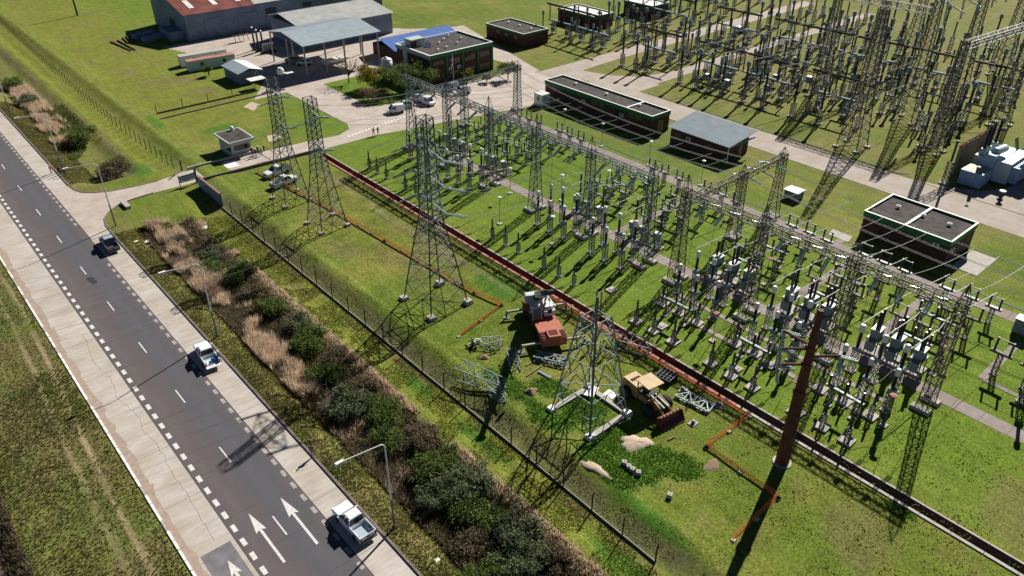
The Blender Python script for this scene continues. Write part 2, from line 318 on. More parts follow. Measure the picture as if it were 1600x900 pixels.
mm_ = n.new('ShaderNodeMapRange'); l.new(tm.outputs['Fac'], mm_.inputs[0]); mm_.inputs[1].default_value = .3; mm_.inputs[2].default_value = .7; mm_.inputs[3].default_value = .84; mm_.inputs[4].default_value = 1.16
mu3 = n.new('ShaderNodeMath'); mu3.operation = 'MULTIPLY'; l.new(mu.outputs[0], mu3.inputs[0]); l.new(mm_.outputs[0], mu3.inputs[1]); l.new(mu3.outputs[0], mx.inputs[7])
t3, f3 = noise_fac(1.1, 8, 0.45, 0.66, 0, 0.6)
mx2 = n.new('ShaderNodeMix'); mx2.data_type = 'RGBA'; l.new(f3, mx2.inputs['Factor']); l.new(mx.outputs[2], mx2.inputs[6])
hs = n.new('ShaderNodeHueSaturation'); hs.inputs['Hue'].default_value = 0.462; hs.inputs['Value'].default_value = 1.08; hs.inputs['Saturation'].default_value = 0.88
l.new(mx.outputs[2], hs.inputs['Color']); l.new(hs.outputs[0], mx2.inputs[7]); l.new(mx2.outputs[2], b.inputs['Base Color'])
bp = n.new('ShaderNodeBump'); bp.inputs['Strength'].default_value = 0.55; bp.inputs['Distance'].default_value = 0.12
l.new(t1.outputs['Fac'], bp.inputs['Height']); l.new(bp.outputs[0], b.inputs['Normal'])
me.materials.append(gm); g_ = put(me, 'ground'); g_['kind'] = 'structure'

def struct(mb, name, mat, loc=(0,0,0)): return tag(mb.build(name, mat, None, loc), kind='structure')
# pond at the lower left
mw = smat('muddy water', (0.115, 0.09, 0.07), 0.25, 0, 0.08, 0.5, spec=0.4)
struct(MB().slab([(-40,20),(-4.0,20),(-4.3,64),(-3.9,72),(-4.2,80),(-5.5,95),(-40,110)], -0.6, -0.52), 'water', mw)

# ------------------------------------------------------------------ road
asph = bpy.data.materials.new('asphalt'); asph.use_nodes = True; n = asph.node_tree.nodes; l = asph.node_tree.links; b = n['Principled BSDF']
b.inputs['Roughness'].default_value = 0.85
geo = n.new('ShaderNodeNewGeometry'); sx = n.new('ShaderNodeSeparateXYZ'); l.new(geo.outputs['Position'], sx.inputs[0])
cr = n.new('ShaderNodeValToRGB'); mp = n.new('ShaderNodeMapRange'); l.new(sx.outputs[0], mp.inputs[0]); mp.inputs[1].default_value = 12.4; mp.inputs[2].default_value = 20.4
nz = n.new('ShaderNodeTexNoise'); nz.inputs['Scale'].default_value = 0.25; nz.inputs['Detail'].default_value = 6; l.new(geo.outputs['Position'], nz.inputs['Vector'])
ma = n.new('ShaderNodeMath'); ma.operation = 'MULTIPLY_ADD'; l.new(nz.outputs['Fac'], ma.inputs[0]); ma.inputs[1].default_value = 0.34
sb = n.new('ShaderNodeMath'); sb.operation = 'SUBTRACT'; l.new(mp.outputs[0], sb.inputs[0]); sb.inputs[1].default_value = 0.17
l.new(sb.outputs[0], ma.inputs[2]); l.new(ma.outputs[0], cr.inputs[0])
E_ = cr.color_ramp.elements; E_[0].position = 0.0; E_[0].color = (0.088, 0.072, 0.078, 1); E_[1].position = 1.0; E_[1].color = (0.098, 0.08, 0.082, 1)
for p_, c_ in ((0.18,(0.105,0.086,0.09,1)),(0.30,(0.092,0.074,0.079,1)),(0.45,(0.084,0.072,0.078,1)),(0.54,(0.072,0.072,0.082,1)),(0.68,(0.079,0.079,0.088,1)),(0.82,(0.070,0.070,0.078,1))):
    e = E_.new(p_); e.color = c_
nf = n.new('ShaderNodeTexNoise'); nf.inputs['Scale'].default_value = 9; nf.inputs['Detail'].default_value = 8; l.new(geo.outputs['Position'], nf.inputs['Vector'])
mf = n.new('ShaderNodeMapRange'); l.new(nf.outputs['Fac'], mf.inputs[0]); mf.inputs[1].default_value = 0.3; mf.inputs[2].default_value = 0.7; mf.inputs[3].default_value = 0.80; mf.inputs[4].default_value = 1.20
mm = n.new('ShaderNodeMix'); mm.data_type = 'RGBA'; mm.blend_type = 'MULTIPLY'; mm.inputs['Factor'].default_value = 1; l.new(cr.outputs[0], mm.inputs[6]); l.new(mf.outputs[0], mm.inputs[7])
l.new(mm.outputs[2], b.inputs['Base Color'])
road = struct(MB().slab([(12.45,-60),(20.25,-60),(20.25,420),(12.45,420)], -0.2, 0.0), 'road', asph)

def conc_mat(name, col, amp=0.13, streak=True):
    m = bpy.data.materials.new(name); m.use_nodes = True; n = m.node_tree.nodes; l = m.node_tree.links; b = n['Principled BSDF']; b.inputs['Roughness'].default_value = 0.9
    geo = n.new('ShaderNodeNewGeometry'); oi = n.new('ShaderNodeObjectInfo')
    vm = n.new('ShaderNodeVectorMath'); vm.operation = 'MULTIPLY'; l.new(geo.outputs['Position'], vm.inputs[0]); vm.inputs[1].default_value = (0.35, 2.2, 1) if streak else (1, 1, 1)
    t = n.new('ShaderNodeTexNoise'); t.inputs['Scale'].default_value = 1.1; t.inputs['Detail'].default_value = 9; t.inputs['Roughness'].default_value = 0.65; l.new(vm.outputs[0], t.inputs['Vector'])
    t2 = n.new('ShaderNodeTexNoise'); t2.inputs['Scale'].default_value = 0.3; t2.inputs['Detail'].default_value = 5; l.new(geo.outputs['Position'], t2.inputs['Vector'])
    r = n.new('ShaderNodeValToRGB'); l.new(t2.outputs['Fac'], r.inputs[0])
    r.color_ramp.elements[0].position = 0.35; r.color_ramp.elements[0].color = (*[c*f for c, f in zip(col, (0.9, 0.86, 0.8))], 1)
    r.color_ramp.elements[1].position = 0.65; r.color_ramp.elements[1].color = (*[c*f for c, f in zip(col, (1.06, 1.07, 1.1))], 1)
    m1 = n.new('ShaderNodeMapRange'); l.new(t.outputs['Fac'], m1.inputs[0]); m1.inputs[1].default_value = 0.3; m1.inputs[2].default_value = 0.7; m1.inputs[3].default_value = 1-amp; m1.inputs[4].default_value = 1+amp
    m2 = n.new('ShaderNodeMapRange'); l.new(oi.outputs['Random'], m2.inputs[0]); m2.inputs[3].default_value = 0.96; m2.inputs[4].default_value = 1.04
    mu = n.new('ShaderNodeMath'); mu.operation = 'MULTIPLY'; l.new(m1.outputs[0], mu.inputs[0]); l.new(m2.outputs[0], mu.inputs[1])
    mx = n.new('ShaderNodeMix'); mx.data_type = 'RGBA'; mx.blend_type = 'MULTIPLY'; mx.inputs['Factor'].default_value = 1; l.new(r.outputs[0], mx.inputs[6]); l.new(mu.outputs[0], mx.inputs[7])
    l.new(mx.outputs[2], b.inputs['Base Color']); return m
M['slab'] = conc_mat('shoulder concrete', (0.42, 0.385, 0.34), 0.18)
M['slabwarm'] = conc_mat('driveway concrete', (0.40, 0.35, 0.31), 0.1, False)
M['pathconc'] = conc_mat('path concrete', (0.24, 0.20, 0.185), 0.14, False)
M['yardroad'] = conc_mat('yard road concrete', (0.335, 0.29, 0.25), 0.1, False)

def slab_run(name, x0, x1, y0, y1, step, mat, z=0.0, gap=0.04, bed='conduct'):
    base = struct(MB().box(x0+.01, x1-.01, y0, y1, -0.25, z-0.035), name, bed)
    k = int(round((y1-y0)/step)); st_ = (y1-y0)/k
    mb = MB().box(x0, x1, gap/2, st_-gap/2, -0.2, z).mesh('slab', mat)
    for i in range(k): put(mb, 'slab', base, (0, y0+i*st_, 0))
    return base
slab_run('shoulder_left', 8.05, 12.40, 28.0, 290.0, 8.73, 'slab', 0.0)
slab_run('shoulder_right', 20.30, 23.35, 28.0, 290.0, 8.73, 'slab', 0.0)
# kerbs
kb = struct(MB().box(7.82, 8.03, 20, 320, -0.2, 0.06), 'kerb_left', 'padconc')
for i in range(150):
    y0 = 45 + i*1.5
    if random.random() < 0.8: MB().box(7.80, 8.035, y0+random.uniform(0,.2), y0+1.45, -0.05, 0.075).build('kerb_paint', 'whitepaint', kb)
kr = struct(MB().box(23.37, 23.62, 20, 127, -0.2, 0.14).box(23.37, 23.62, 150.5, 330, -0.2, 0.14), 'kerb_right', 'rubble')
def sweep(pts, wd, z0, z1):
    mb = MB()
    for a, b_ in zip(pts[:-1], pts[1:]):
        d = Vector((b_[0]-a[0], b_[1]-a[1])); nrm = Vector((-d.y, d.x)).normalized()*wd/2
        mb.slab([(a[0]-nrm.x,a[1]-nrm.y),(b_[0]-nrm.x,b_[1]-nrm.y),(b_[0]+nrm.x,b_[1]+nrm.y),(a[0]+nrm.x,a[1]+nrm.y)], z0, z1)
    return mb
low = [(23.5,127),(23.6,130),(24.2,132.6),(25.6,134.8),(27.6,136.4),(30.2,137.2),(34,137.4)]
upp = [(23.5,150.5),(23.7,148),(24.4,146),(25.9,144.5),(28.4,143.2),(32,142.4),(36.5,142.0)]
kc = struct(sweep(low, 0.22, -0.2, 0.13), 'kerb_curve_near', 'rubble'); kc2 = struct(sweep(upp, 0.22, -0.2, 0.13), 'kerb_curve_far', 'rubble')
# painted markings, each block its own part of the road
MARK = 0.006
M['roadpaint'] = smat('road paint', (0.60, 0.585, 0.56), 0.8, 0, 0.22, 5.0, spec=0.1, col2=(0.74, 0.73, 0.71), detail=9)
blk = MB().box(-0.22, 0.22, -0.52, 0.52, -0.01, MARK).mesh('edge_block', 'roadpaint')
wornp = smat('worn white paint', (0.33, 0.305, 0.295), 0.8, 0, 0.3, 4.0)
blkw = MB().box(-0.20, 0.20, -0.5, 0.5, -0.01, MARK).mesh('edge_block', wornp)
for i in range(95): put(blk, 'edge_block', road, (12.93, 45.5+i*2.13, 0))
for i in range(95):
    y = 44.4+i*2.18
    if 118 < y < 133 : continue
    put(blkw, 'edge_block', road, (19.93, y, 0))
cd = MB().box(-0.075, 0.075, -1.5, 1.5, -0.01, MARK).mesh('centre_dash', 'roadpaint')
for i in range(16): put(cd, 'centre_dash', road, (16.45, 53.6+i*12.72, 0))
def arrow(x, tip, L, hw=0.52, hl=2.9, sw=0.13, z=MARK, parent=road):
    a = MB().slab([(x, tip), (x-hw, tip-hl), (x-sw, tip-hl+0.25), (x-sw, tip-L), (x+sw, tip-L), (x+sw, tip-hl+0.25), (x+hw, tip-hl)], z-0.02, z)
    return a.build('lane_arrow', 'roadpaint', parent)
arrow(14.8, 57.0, 7.7); arrow(18.15, 56.8, 7.6)
pt = struct(MB().box(9.1, 12.0, 46, 55.0, -0.02, 0.005), 'asphalt_patch', 'conduct')
arrow(10.9, 53.0, 6, 0.5, 2.0, 0.14, 0.012, pt)
# tar patches and a long crack
MB().slab([(16.0,114.6),(16.9,114.4),(17.1,112.2),(16.3,112.0)], -0.01, 0.004).build('tar_patch', 'dark', road)
for k_ in range(22):
    yy = 46+k_*6.2+random.uniform(-1,1); cc = [(12.5+i_*.8, yy+random.uniform(-.12,.12)) for i_ in range(random.choice((5,10,10)))]
    sweep(cc, .03, -.01, .002).build('crack', 'dark', road)
cpts = []; yy = 56; xx = 10.9
while yy < 100: cpts.append((xx, yy)); yy += random.uniform(0.5,1.1); xx += random.uniform(-.22,.215); xx = min(max(xx, 9.6), 11.6)
tag(sweep(cpts, 0.035, -0.01, 0.003).build('crack', 'rubble'), kind='structure')
for i in range(26):                        # dirt edge beside the white kerb
    y0 = 45+i*7.4
    poly = [(8.05, y0), (8.05, y0+7.4)] + [(8.05+0.55+0.5*random.random(), y0+7.4-k*1.05) for k in range(8)]
    tag(MB().slab(poly[::-1], -0.01, 0.003+0.00005*i).build('silt', 'lippinkdust' if 'lippinkdust' in M else smat('silt', (0.34,0.265,0.215), 0.95, 0, 0.15, 1.5)), kind='structure')

# ------------------------------------------------------------------ driveway, yard roads, paths
def sheet(poly, name, mat, z=0.02, z0=-0.3): return struct(MB().slab(poly, z0, z), name, mat)
sheet([(20.32,126.5),(23.4,126.5)]+low[1:]+[(34,137.4),(42,136.9),(55,137.6),(67,135.5),(79,135.2),(87,133.4),(96,131.6),(118,127.0),(134,118),(134,150),(124,150.5),(108,150.5),(95,150.0),(89.5,150.0),(88.0,152),(88,173),
       (78.2,173),(78.2,145),(77,142.0),(73.5,140.2),(66.5,141.4),(56,142.5),(45,142.9),(41.6,143.2)]+upp[::-1]+[(20.32,151)], 'driveway', 'slabwarm', 0.05)
sheet([(70.0,173.02),(112,173.02),(112,182),(133,184),(133,206),(108,232.5),(70,232.5),(79,205),(79,186)], 'apron', 'slabwarm', 0.008)
sheet([(134.02,8),(142.3,26),(142.6,118),(150.5,118),(150.5,119.2),(260,119.2),(260,122.6),(160,123.2),(152,125.5),(147,131),(144.5,139),(160,140),(260,140.5),(260,145.5),(134.02,145.5),(134.02,60)], 'yard_road', 'yardroad', 0.018)
sheet([(142.7,26),(175,30),(175,37),(152,38),(147,40.5),(144,46),(142.7,52)], 'transformer_apron', 'yardroad', 0.014)
sheet([(134.0,146),(136,146),(150,196),(142,198),(132,206)], 'service_lane', 'slabwarm', 0.01)
slab_run('front_path', 83.4, 85.6, -6.0, 116.0, 3.05, 'pathconc', 0.03, 0.05, 'dark')
slab_run('back_path', 107.4, 109.9, -6.0, 128.0, 3.05, 'pathconc', 0.03, 0.05, 'dark')
def xpath(x0, x1, y, wd, nm):
    base = struct(MB().box(x0, x1, y-wd/2+.01, y+wd/2-.01, -0.2, 0.005), nm, 'dark')
    k = max(1, int((x1-x0)/2.4)); st_ = (x1-x0)/k; me_ = MB().box(0.02, st_-0.02, -wd/2, wd/2, -0.1, 0.03).mesh('slab', 'pathconc')
    for i in range(k): put(me_, 'slab', base, (x0+i*st_, y, 0))
xpath(85.65, 107.35, 43.2, 1.3, 'cross_path_middle'); xpath(85.65, 107.35, 73.0, 1.3, 'cross_path_far'); xpath(85.65, 107.35, 31.0, 1.3, 'cross_path_near')
xpath(109.95, 113.5, 47.6, 1.2, 'hut_path'); xpath(91.5, 103, 18.2, 1.0, 'duct_path_near')
for x0, nm, a, c in ((74.3,'cable_duct_inner',24,56),(78.3,'cable_duct_outer',24,56),(91.2,'cable_duct_side',2,18)): slab_run(nm, x0, x0+0.75, a, c, 1.5, 'duct', 0.06, 0.03, 'dark')
slab_run('yard_gutter', 126.0+7.6, 126.0+8.0, 50, 118, 4, 'padconc', 0.05, 0.03, 'dark')
for x0, nm, y0, y1, mt in ((111.3,'long_gutter',14,112,'dark'),(143.4,'rear_gutter',52,116,'dark')): struct(MB().box(x0, x0+0.35, y0, y1, -0.1, 0.05), nm, mt)
# zebra and white box in front of the guard house
for k in range(5): tag(MB().box(44.2+k*0.75, 44.6+k*0.75, 138.9, 142.2, -0.02, 0.056).build('zebra_bar', 'whitepaint'), kind='structure')
tag(MB().slab([(48.0,139.0),(51.0,138.9),(51.0,142.1),(48.0,142.2)], -0.02, 0.057).build('painted_box', 'whitepaint'), kind='structure')
for k in range(22): tag(MB().box(74.6+k*0.9, 75.0+k*0.9, 138.4+k*0.12-0.35, 138.4+k*0.12+0.35, -0.02, 0.056).build('edge_paint', 'whitepaint'), kind='structure')
# trench copings
cop = MB().box(TR1, TR1+0.22, 0, 3.02, -1.14, 0.14).mesh('coping', 'padconc'); cop2 = MB().box(TR0-0.36, TR0, 0, 3.02, -1.14, 0.12).mesh('coping', 'padconc'); cop3 = MB().box(TR0-0.4, TR0, 0, 3.02, -1.14, 0.12).mesh('coping', 'lippink')
copr = MB().box(TR1, TR1+0.22, 0, 3.02, -1.14, 0.14).mesh('coping', 'trenchred')
trench = struct(MB().box(TR0-0.1, TR1+0.1, -5, 133.5, -1.25, -1.14), 'trench', smat('trench floor mud', (0.05, 0.022, 0.02), .9))
for i in range(45):
    y = -5 + i*3.07
    if y > 131: break
    put(cop if y < 60 else cop, 'coping', trench, (0, y, 0)); put(cop2 if y < 33 else cop3, 'coping', trench, (0, y, 0))
MB().box(TR1-0.05, TR1-0.002, -5, 44.98, -1.1, 0.11).build('trench_face', smat('trench wall shade', (0.028, 0.021, 0.02), .9), trench)  # near-black board on the far wall, its shade painted into the colour
inn = MB().box(TR1-0.04, TR1-0.002, 45, 133.4, -1.1, 0.10).build('trench_face', 'trenchred', trench)

# ------------------------------------------------------------------ buildings
def ribbed(mb, p00, p10, p11, p01, n, h=0.06):
    """corrugated sheet on a quad: ridges run from the p00-p10 edge to the p01-p11 edge"""
    a, b, c, d = map(Vector, (p00, p10, p11, p01)); nr = (b-a).cross(d-a).normalized()*h
    vs = []; fs = []
    for i in range(n*2+1):
        t = i/(n*2); o = nr if i % 2 else Vector((0,0,0))
        vs += [a.lerp(b, t)+o, d.lerp(c, t)+o]
    for i in range(n*2): fs.append((2*i, 2*i+2, 2*i+3, 2*i+1))
    return mb.add(vs, fs)
def flat_block(name, label, x0, x1, y0, y1, h, trim=1.1, wall='brick', par=0.35, group=None, joint=None, roofm='bitumen'):
    t = thing(name, label, 'building', ((x0+x1)/2, (y0+y1)/2, 0), 0, group); L, W = (x1-x0)/2, (y1-y0)/2
    MB().box(-L, L, -W, W, 0, h-trim).build('wall', wall, t)
    tr = MB()
    for a in ((-L-.12, L+.12, -W-.12, -W+.1), (-L-.12, L+.12, W-.1, W+.12), (-L-.12, -L+.1, -W+.1, W-.1), (L-.1, L+.12, -W+.1, W-.1)): tr.box(*a, h-trim, h-0.08)
    tr.build('fascia', 'green', t)
    cp = MB()
    for a in ((-L-.15, L+.15, -W-.15, -W+.13), (-L-.15, L+.15, W-.13, W+.15), (-L-.15, -L+.13, -W+.13, W-.13), (L-.13, L+.15, -W+.13, W-.13)): cp.box(*a, h-0.08, h)
    cp.build('parapet', 'whitepaint', t)
    rf = MB().box(-L+.1, L-.1, -W+.1, W-.1, h-0.6, h-par).build('roof', roofm, t)
    if joint is not None: MB().box(-L+.1, L-.1, joint-0.2, joint+0.2, h-0.4, h-0.02).build('roof_joint', 'whitepaint', rf)
    vt = MB().lathe([(.18,0),(.18,.35),(.4,.42),(.05,.6)], n=8).mesh('vent', 'whitepaint')
    for k in range(3): put(vt, 'vent', rf, (0.2*L, -W*0.6+k*W*0.6, h-par))
    return t
def windows_x(t, x, ys, z0, z1, wd, side=-1):      # openings on a wall that faces -x or +x
    fr = MB().box(-0.06, 0.0, -wd/2, wd/2, z0, z1).mesh('window', 'glass')
    fm = MB()
    for k in range(4):
        yy = -wd/2 + k*wd/3; fm.box(-0.09, -0.061, yy-0.04, yy+0.04, z0, z1)
    fm.box(-0.09, -0.061, -wd/2, wd/2, z1, z1+.07).box(-0.1, -0.061, -wd/2-.05, wd/2+.05, z0-.09, z0); fmm = fm.mesh('frame', 'timber')
    for y in ys:
        o = put(fr, 'window', t, (x, y, 0)); put(fmm, 'frame', o)
def windows_y(t, y, xs_, z0, z1, wd, mat='glass'):
    fr = MB().box(-wd/2, wd/2, -0.06, 0.0, z0, z1).mesh('window', mat); fm = MB()
    for k in range(5):
        xx = -wd/2 + k*wd/4; fm.box(xx-0.04, xx+0.04, -0.09, -0.061, z0, z1)
    fm.box(-wd/2, wd/2, -0.09, -0.061, (z0+z1)/2-.04, (z0+z1)/2+.04).box(-wd/2-.05, wd/2+.05, -0.11, -0.061, z0-.09, z0); fmm = fm.mesh('frame', 'timber')
    for x in xs_:
        o = put(fr, 'window', t, (x, y, 0)); put(fmm, 'frame', o)
def ac(t, x, y, z, rz=0):
    o = MB().box(-0.35, 0, -0.45, 0.45, 0, 0.7).build('air_conditioner', 'whitecap', t, (x, y, z), rz); MB().lathe([(.26,0),(.26,.03)], (-0.38,0,.35), 10, (1,0,0)).build('fan_grille', 'dark', o)

# long control building
t = flat_block('control_building', 'long dark brick building with green fascia and bitumen roof split by white strip', 122.4, 128.1, 97.1, 129.4, 4.4, 0.95, joint=-9.0)
windows_x(t, -2.85, [-12.5,-10.5,-2,0.2,5,7,11,13], 2.65, 3.3, 1.5); ac(t, -2.85, -8, 2.1); ac(t, -2.85, 3.4, 2.2)
MB().box(-0.9, 0.9, -16.22, -16.15, 0, 2.9).build('door', 'timber', t)
# small control building, lower right
t = flat_block('control_building', 'short dark brick building with green fascia beside the curved yard road', 115.1, 124.3, 33.3, 46.8, 4.3, 0.95, joint=0.3)
windows_x(t, -4.6, [-3.6,-2.0,1.0,2.4,4.8,5.9], 3.1, 3.8, 1.2); ac(t, -4.6, -4.9, 2.6)
windows_y(t, -6.75, [-1, 2.2], 1.8, 3.0, 1.2); ac(t, -3.5, -6.75, 2.2, R(90))
tag(MB().slab([(111.2,46.6),(113.4,47.0),(113.4,50.5),(111.2,50.0)], -0.1, 0.06).build('paved_apron', 'padconc'), kind='structure')
tag(MB().slab([(116,28.8),(123.5,28.8),(123.5,32.5),(116,32.5)], -0.1, 0.06).build('paved_apron', 'padconc'), kind='structure')
# office
t = thing('office_building', 'two storey dark brick office with bright green fascia and columns', 'building', (117.7, 162.2, 0)); L, W, h = 9.7, 7.25, 7.2
MB().box(-L, L, -W, W, 0, h-0.9).build('wall', 'brick', t)
MB().box(-L-.1, L+.1, -W-.3, -W+.1, h-1.0, h-.1).box(L-.1, L+.1, -W+.1, W, h-1.0, h-.1).build('fascia', 'green', t)
MB().box(-L-.3, -L+.1, -W-.3, W+.1, h-1.0, h-.1).box(-L-.25, -L+.1, 2.4, 4.2, 0, h-1).build('side_fascia', 'plaster', t)
cp = MB()
for a in ((-L-.35, L+.15, -W-.35, -W+.1), (-L-.35, L+.15, W-.1, W+.15), (-L-.35, -L+.1, -W+.1, W-.1), (L-.1, L+.15, -W+.1, W-.1)): cp.box(*a, h-0.1, h)
cp.build('parapet', 'whitepaint', t)
rf = MB().box(-L+.1, L-.1, -W+.1, W-.1, h-0.9, h-0.4).build('roof', 'bitumen', t)
MB().box(-8.6, -4.4, 2.2, 5.2, h-.4, h+1.5).build('roof_house', 'plaster', t); MB().box(-8.7, -7.4, 1.6, 2.25, h-.4, h+1.4).build('roof_house_front', 'brick', t)
MB().lathe([(.05,0),(.9,.25),(1.0,.42)], (-4.8,0.6,h-.2), 14, (-0.5,-0.6,0.6)).build('dish', 'whitecap', t)
vt = MB().lathe([(.15,0),(.15,.4),(.35,.46),(.05,.65)], n=8).mesh('vent', 'whitepaint')
for x, y in ((-1,1),(2,3),(2.5,-2),(6,1),(-5,-4),(5,5),(-2,-3.5)): put(vt, 'vent', rf, (x, y, h-.4))
for x in (-L-.15, -4.9, 0, 4.9, L-.1): MB().box(x-.22, x+.22, -W-.35, -W, 0, h-1).build('column', 'green', t)
windows_y(t, -W, [-2.4, 2.4, 7.2], 4.0, 5.3, 3.2); windows_y(t, -W, [-7.4, -2.4, 2.4, 7.2], 0.9, 2.1, 3.0); windows_y(t, -W, [-7.4], 4.6, 5.3, 3.0); windows_x(t, -L, [-3, 0.4], 4.2, 5.0, 1.4)
ac(t, -3.9, -W, 2.6, R(90)); ac(t, -1.2, -W, 2.6, R(90))
fp = thing('flagpole', 'thin pole with pale blue flag hanging in front of office', 'flag', (112.6, 152.0, 0))
MB().tube((0,0,0), (0,0,7.4), 0.06, 0.04).build('pole', 'bus', fp)
fl_ = MB(); vs = [(0.05+0.24*i*(0.35+0.06*j), 0.12*math.sin(i*1.5+j), 7.2-0.42*j-0.28*i) for j in range(5) for i in range(7)]
fl_.add(vs, [(j*7+i, j*7+i+1, j*7+i+8, j*7+i+7) for j in range(4) for i in range(6)]).build('flag_cloth', 'flag', fp, rz=R(-150))
# blue roofed house
t = thing('blue_roof_building', 'brick house with bright blue ribbed roof behind the office', 'building', (122.8, 182.3, 0))
MB().box(-10.6, 10.6, -5.8, 5.8, 0, 3.0).build('wall', 'brick', t); MB().box(-9.5, -7.4, -5.9, -5.8, 0.6, 2.4).build('door', 'timber', t)
ribbed(MB(), (-11.6,-6.8,3.2), (11.6,-6.8,3.2), (11.6,0.6,5.0), (-11.6,0.6,5.0), 34, 0.1).build('roof', 'tinblue', t); ribbed(MB(), (-11.6,0.6,5.0), (11.6,0.6,5.0), (11.6,6.6,3.2), (-11.6,6.6,3.2), 34, 0.1).build('roof', 'tinblue', t)
# warehouse
t = thing('warehouse', 'large blue grey sheet warehouse with rusty red roof and white skylights', 'building', (78.4, 233.3, 0)); LX, WY, EH, RH = 66, 27, 7.4, 10.6
wl = MB()
ribbed(wl, (0,0,0), (LX,0,0), (LX,0,EH), (0,0,EH), 110, 0.08)
wl.build('front_wall', 'tinwall', t)
MB().add([(0,0,0),(0,WY,0),(0,WY,EH),(0,WY/2,RH),(0,0,EH)], [(0,4,3,2,1)]).build('end_wall', 'tinwall', t)
MB().box(LX-.1, LX, 0, WY, 0, EH).box(0, LX, WY-.1, WY, 0, EH).build('back_wall', 'tinwall', t)
rf = ribbed(MB(), (-.5,-.5,EH-.05), (LX,-.5,EH-.05), (LX,WY/2,RH), (-.5,WY/2,RH), 90, 0.07).build('roof', 'tinred', t); ribbed(MB(), (-.5,WY/2,RH), (LX,WY/2,RH), (LX,WY+.5,EH-.05), (-.5,WY+.5,EH-.05), 90, 0.07).build('roof', 'tinred', t)
sl = (RH-EH)/(WY/2+.5)
for k in range(9):
    x = 3+k*7.1; ys_ = (3.0, 8.4)
    MB().add([(x,ys_[0],EH+sl*(ys_[0]+.5)+.12),(x+1.5,ys_[0],EH+sl*(ys_[0]+.5)+.12),(x+1.5,ys_[1],EH+sl*(ys_[1]+.5)+.12),(x,ys_[1],EH+sl*(ys_[1]+.5)+.12)], [(0,1,2,3)]).build('skylight', 'whitecap', rf)
MB().add([(21,-.4,EH+.1),(33,-.4,EH+.1),(33,3.5,EH+.1+sl*4),(21.5,2.6,EH+.1+sl*3)], [(0,1,2,3)]).build('roof_patch', 'tinold', rf)
for x0 in (5.5, 15.5): MB().box(x0, x0+6, -.16, -.09, 0, 5.4).build('sliding_door', 'tinwall', t)
MB().box(24.5, 28, -.15, -.09, 4.0, 5.6).build('window', 'glass', t); MB().box(37, 40, -.15, -.09, 4.4, 5.6).build('window', 'glass', t); MB().box(-.15, -.09, 9, 13, 1, 4.6).build('door', 'dark', t)
MB().prism([(3,0),(12,0),(12,2.6),(3,2.6)], -4.0, -.1).build('loading_dock', 'tinwall', t)
for i, (x, y, lb) in enumerate(((71.5,242,'long grey blue covered pile lying beside the warehouse dock'),(70.5,247,'farther grey blue covered pile beside the warehouse dock'))):
    tag(MB().prism([(-1.2,0),(1.2,0),(1.2,.9),(.7,1.4),(-.7,1.4),(-1.2,.9)], -3.5, 3).build('covered_pile', 'tinwall', None, (x, y, 0), R(15)), lb, 'material pile')
# grey roofed shed and canopy
t = thing('storage_shed', 'dark walled shed with wide weathered grey sheet roof behind the canopy', 'building', (99, 203, 0))
MB().box(0, 29.5, 0, 19, 0, 6.0).build('wall', 'tinwall', t)
ribbed(MB(), (-.4,-.6,5.9), (30,-.6,5.9), (30,13,7.9), (-.4,13,7.9), 44, .07).build('roof', 'tinold', t); ribbed(MB(), (-.4,13,7.9), (30,13,7.9), (30,19.5,6.2), (-.4,19.5,6.2), 44, .07).build('roof', 'tinold', t)
t = thing('open_canopy', 'tall open sided canopy with pale grey sheet roof on slim posts', 'shelter', (87.6, 180.2, 0))
for x in (0.2, 5.9, 11.4, 16.8, 21.6):
    MB().bar((x,0.1,0), (x,0.1,7.9), 0.32).build('post', 'padconc', t)
for x, y in ((0.2,18.4),(5.9,18.4),(21.6,18.4),(0.2,9.4),(21.6,9.4)): MB().bar((x,y,0), (x,y,7.9), 0.3).build('post', 'padconc', t)
rf = ribbed(MB(), (-.4,-.6,7.9), (22.4,-.6,7.9), (22.4,10.5,9.4), (-.4,10.5,9.4), 42, .07).build('roof', 'tingrey', t)
ribbed(MB(), (-.4,10.5,9.4), (22.4,10.5,9.4), (22.4,19.2,7.9), (-.4,19.2,7.9), 42, .07).build('roof', 'tingrey', t)
for x in (0.2, 11.4, 21.6):
    MB().bar((x,0,7.8), (x,18.6,7.8), 0.2).bar((x,0,7.8), (x,10.5,9.25), .15).bar((x,18.6,7.8), (x,10.5,9.25), .15).build('truss', 'steel', t)
tag(MB().prism([(-1,0),(1,0),(1,.7),(.4,1.3),(-1,1.0)], -2, 2).build('timber_pile', 'timber', None, (92,193,0), .4), 'brown timber pile under the canopy', 'timber pile')
tag(MB().box(-3.6,3.6,-1.1,1.1,.5,1.2).box(-3.2,-2.4,-1,1,0,.5).box(2,2.8,-1,1,0,.5).build('flatbed_trailer', 'whitecap', None, (99.5,187,0), .05), 'white flatbed trailer under the canopy', 'trailer')
t = thing('water_tank', 'white ribbed water tank with domed lid beside the canopy', 'tank', (106.5, 172.5, 0)); MB().lathe([(1.5,0),(1.5,.9),(1.56,1),(1.5,1.1),(1.5,2.6)], n=18).build('body', 'whitecap', t, smooth=True); MB().lathe([(1.5,2.6),(1.2,2.95),(.35,3.15),(.3,3.4)], n=18).build('lid', 'whitecap', t, smooth=True)
